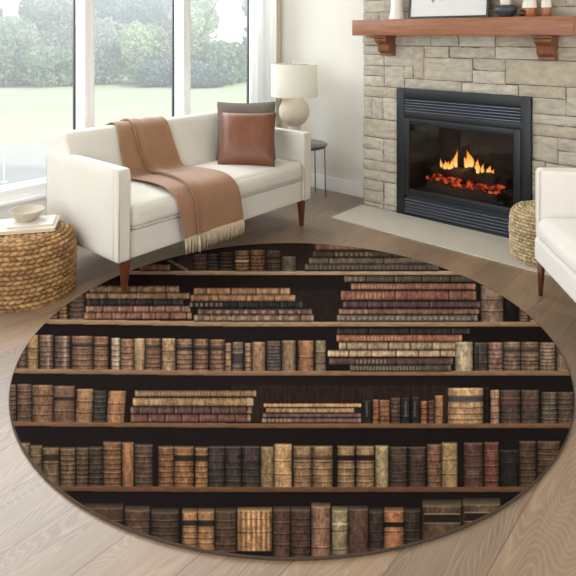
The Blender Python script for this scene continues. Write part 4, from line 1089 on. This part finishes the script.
# row 5, cropped by the rug's edge
for a in [(84, 123, 503, (88, 66, 54), 5, None, 5.5), (124.5, 149.5, 505.5, (100, 76, 60), 7, None, 5.5), (151, 178.5, 507.5, (82, 64, 56), 8, None, 5.5), (182, 197, 508, (166, 122, 78), 9, (520, 525.5, (62, 52, 46)), 5), (197.5, 214, 508, (166, 122, 78), 9, (520, 526, (62, 52, 46)), 4.5), (215, 236, 507.5, (92, 74, 58), 7, None, 4.5), (273, 290, 506, (100, 74, 62), 5, None, 4.5), (290.5, 310.3, 506, (92, 70, 60), 8, None, 4.5), (311, 330.3, 502.5, (146, 110, 88), 3, None, 5), (331.3, 347.5, 506, (150, 136, 100), 3, (523, 524.5, (190, 176, 140)), 5), (348, 368, 505.5, (104, 78, 68), None, None, 4.5), (368.6, 383, 508, (74, 58, 52), 6, None, 4.5), (384, 403.5, 507, (178, 118, 78), 3, (522, 527, (48, 38, 34)), 4.5), (404, 420, 507.5, (66, 56, 50), 6, None, 4)]:
    spine(a[0], a[1], a[2], 0, a[3], a[4], a[5], yb=566, top=a[6])
spine(237, 272, 507, 0, (180, 136, 88), 2, None, yb=551, top=4, vs=True); mark(240, 270, 519, 520, (110, 80, 52), .6)
for a, c, y in ((422, 461, 499.5), (462.5, 500, 498)):
    spine(a, c, y, 0, (104, 84, 64), None, None, yb=566, top=7); mark(a+2, c-1, y+14, y+15.2, (190, 170, 136), .7); mark(a+2, c-1, y+15.2, y+23, (40, 33, 32), .85); mark(a+2, c-1, y+23, y+24, (170, 150, 118), .6)
cv = np.clip(cv, 0, 255)
cl = cv/255; cl = np.where(cl <= .04045, cl/12.92, ((cl+.055)/1.055)**2.4)
PRINT_GAIN = .56; PRINT_SAT = .76
lum = cl @ np.array([.2126, .7152, .0722]); cl = lum[..., None]+(cl-lum[..., None])*PRINT_SAT
cl = np.clip(cl**1.12*PRINT_GAIN*1.22*np.array([1.05, .955, .85]), 0, .9)
# sampling grid on the rug, finer towards the near edge
rowsN, colsN = 560, 760
yrow = np.linspace(560, 241, rowsN); dd = HR*F/(yrow-YH)
dd = rc0[1]+np.clip(dd-rc0[1], -RR*.9995, RR*.9995)
dd = np.unique(dd)
Vv = []; cols = []
u = np.linspace(-1, 1, colsN)
half = np.sqrt(np.maximum(RR**2-(dd-rc0[1])**2, 1e-6))
rr_ = rc0[0]+WIDE*u[None]*half[:, None]; D = np.repeat(dd[:, None], colsN, 1)
pxx = 288+F*rr_/D; pyy = YH+F*HR/D
# bilinear look-up
def lookup(px, py):
    a = np.clip((px-U0)*K-.5, 0, UW*K-2); bb = np.clip((py-V0)*K-.5, 0, VH*K-2)
    x0 = a.astype(int); y0 = bb.astype(int); fx = (a-x0)[..., None]; fy = (bb-y0)[..., None]
    return cl[y0, x0]*(1-fx)*(1-fy)+cl[y0, x0+1]*fx*(1-fy)+cl[y0+1, x0]*(1-fx)*fy+cl[y0+1, x0+1]*fx*fy
col = lookup(pxx, pyy)
X = CA*D+SA*rr_; Y = SA*D-CA*rr_
nr_, nc_ = X.shape
me = bpy.data.meshes.new('printed_pile')
V3 = np.stack([X-RCX, Y-RCY, np.full_like(X, ZR)], -1).reshape(-1, 3)
idx = np.arange(nr_*nc_).reshape(nr_, nc_)
Q = np.stack([idx[:-1, :-1], idx[:-1, 1:], idx[1:, 1:], idx[1:, :-1]], -1).reshape(-1, 4)
me.vertices.add(len(V3)); me.vertices.foreach_set('co', V3.reshape(-1).astype(np.float32))
me.loops.add(Q.size); me.loops.foreach_set('vertex_index', Q.reshape(-1).astype(np.int32))
me.polygons.add(len(Q)); me.polygons.foreach_set('loop_start', np.arange(0, Q.size, 4, dtype=np.int32))
me.update(calc_edges=True); me.validate()
ca2 = me.color_attributes.new('print', 'FLOAT_COLOR', 'POINT')
ca2.data.foreach_set('color', np.concatenate([col.reshape(-1, 3), np.ones((nr_*nc_, 1))], 1).reshape(-1).astype(np.float32))
mr = mat('printed_pile', (120, 90, 70), .9, bump=.15, bscale=500, spec=.05, sheen=.0)
N = mr.node_tree.nodes; L = mr.node_tree.links
at = N.new('ShaderNodeAttribute'); at.attribute_name = 'print'; L.new(at.outputs['Color'], N['Principled BSDF'].inputs['Base Color'])
root = empty('round_rug', (RCX, RCY, 0))
del root['_loc']; root.location = (RCX, RCY, 0)
link('printed_pile', me, mr, root)
M_rugb = mat('rug_backing', (70, 52, 38), .9, bump=.2, bscale=300)
M_bind = mat('rug_binding', (62, 48, 34), .85, bump=.3, bscale=400)
ae = math.atan2(-CA, SA)                # the sideways axis in the room
def rim(a, rad):
    c, q = math.cos(a)*rad*WIDE, math.sin(a)*rad
    return (c*SA+q*CA, -c*CA+q*SA)
v = []; f = []; nb_ = 200
for rad, z in ((RR-.004, 0), (RR-.0015, .003), (RR-.0015, ZR-.001), (RR-.004, ZR-.0004)):
    for k in range(nb_): v.append((*rim(2*math.pi*k/nb_, rad), z))
for j in range(3):
    for k in range(nb_): k2 = (k+1) % nb_; f.append((j*nb_+k, j*nb_+k2, (j+1)*nb_+k2, (j+1)*nb_+k))
f.append(tuple(reversed(range(nb_)))); f.append(tuple(3*nb_+k for k in range(nb_)))
fromv('backing', v, f, M_rugb, root, ang=40)
v = []; f = []; tube(v, f, [(*rim(a*math.pi/150, RR-.0005), ZR*.55) for a in range(301)], .0042, 8, False)
fromv('binding', v, f, M_bind, root)
tag(root, 'large round rug printed with shelves of antique books on the wooden floor', 'rug')
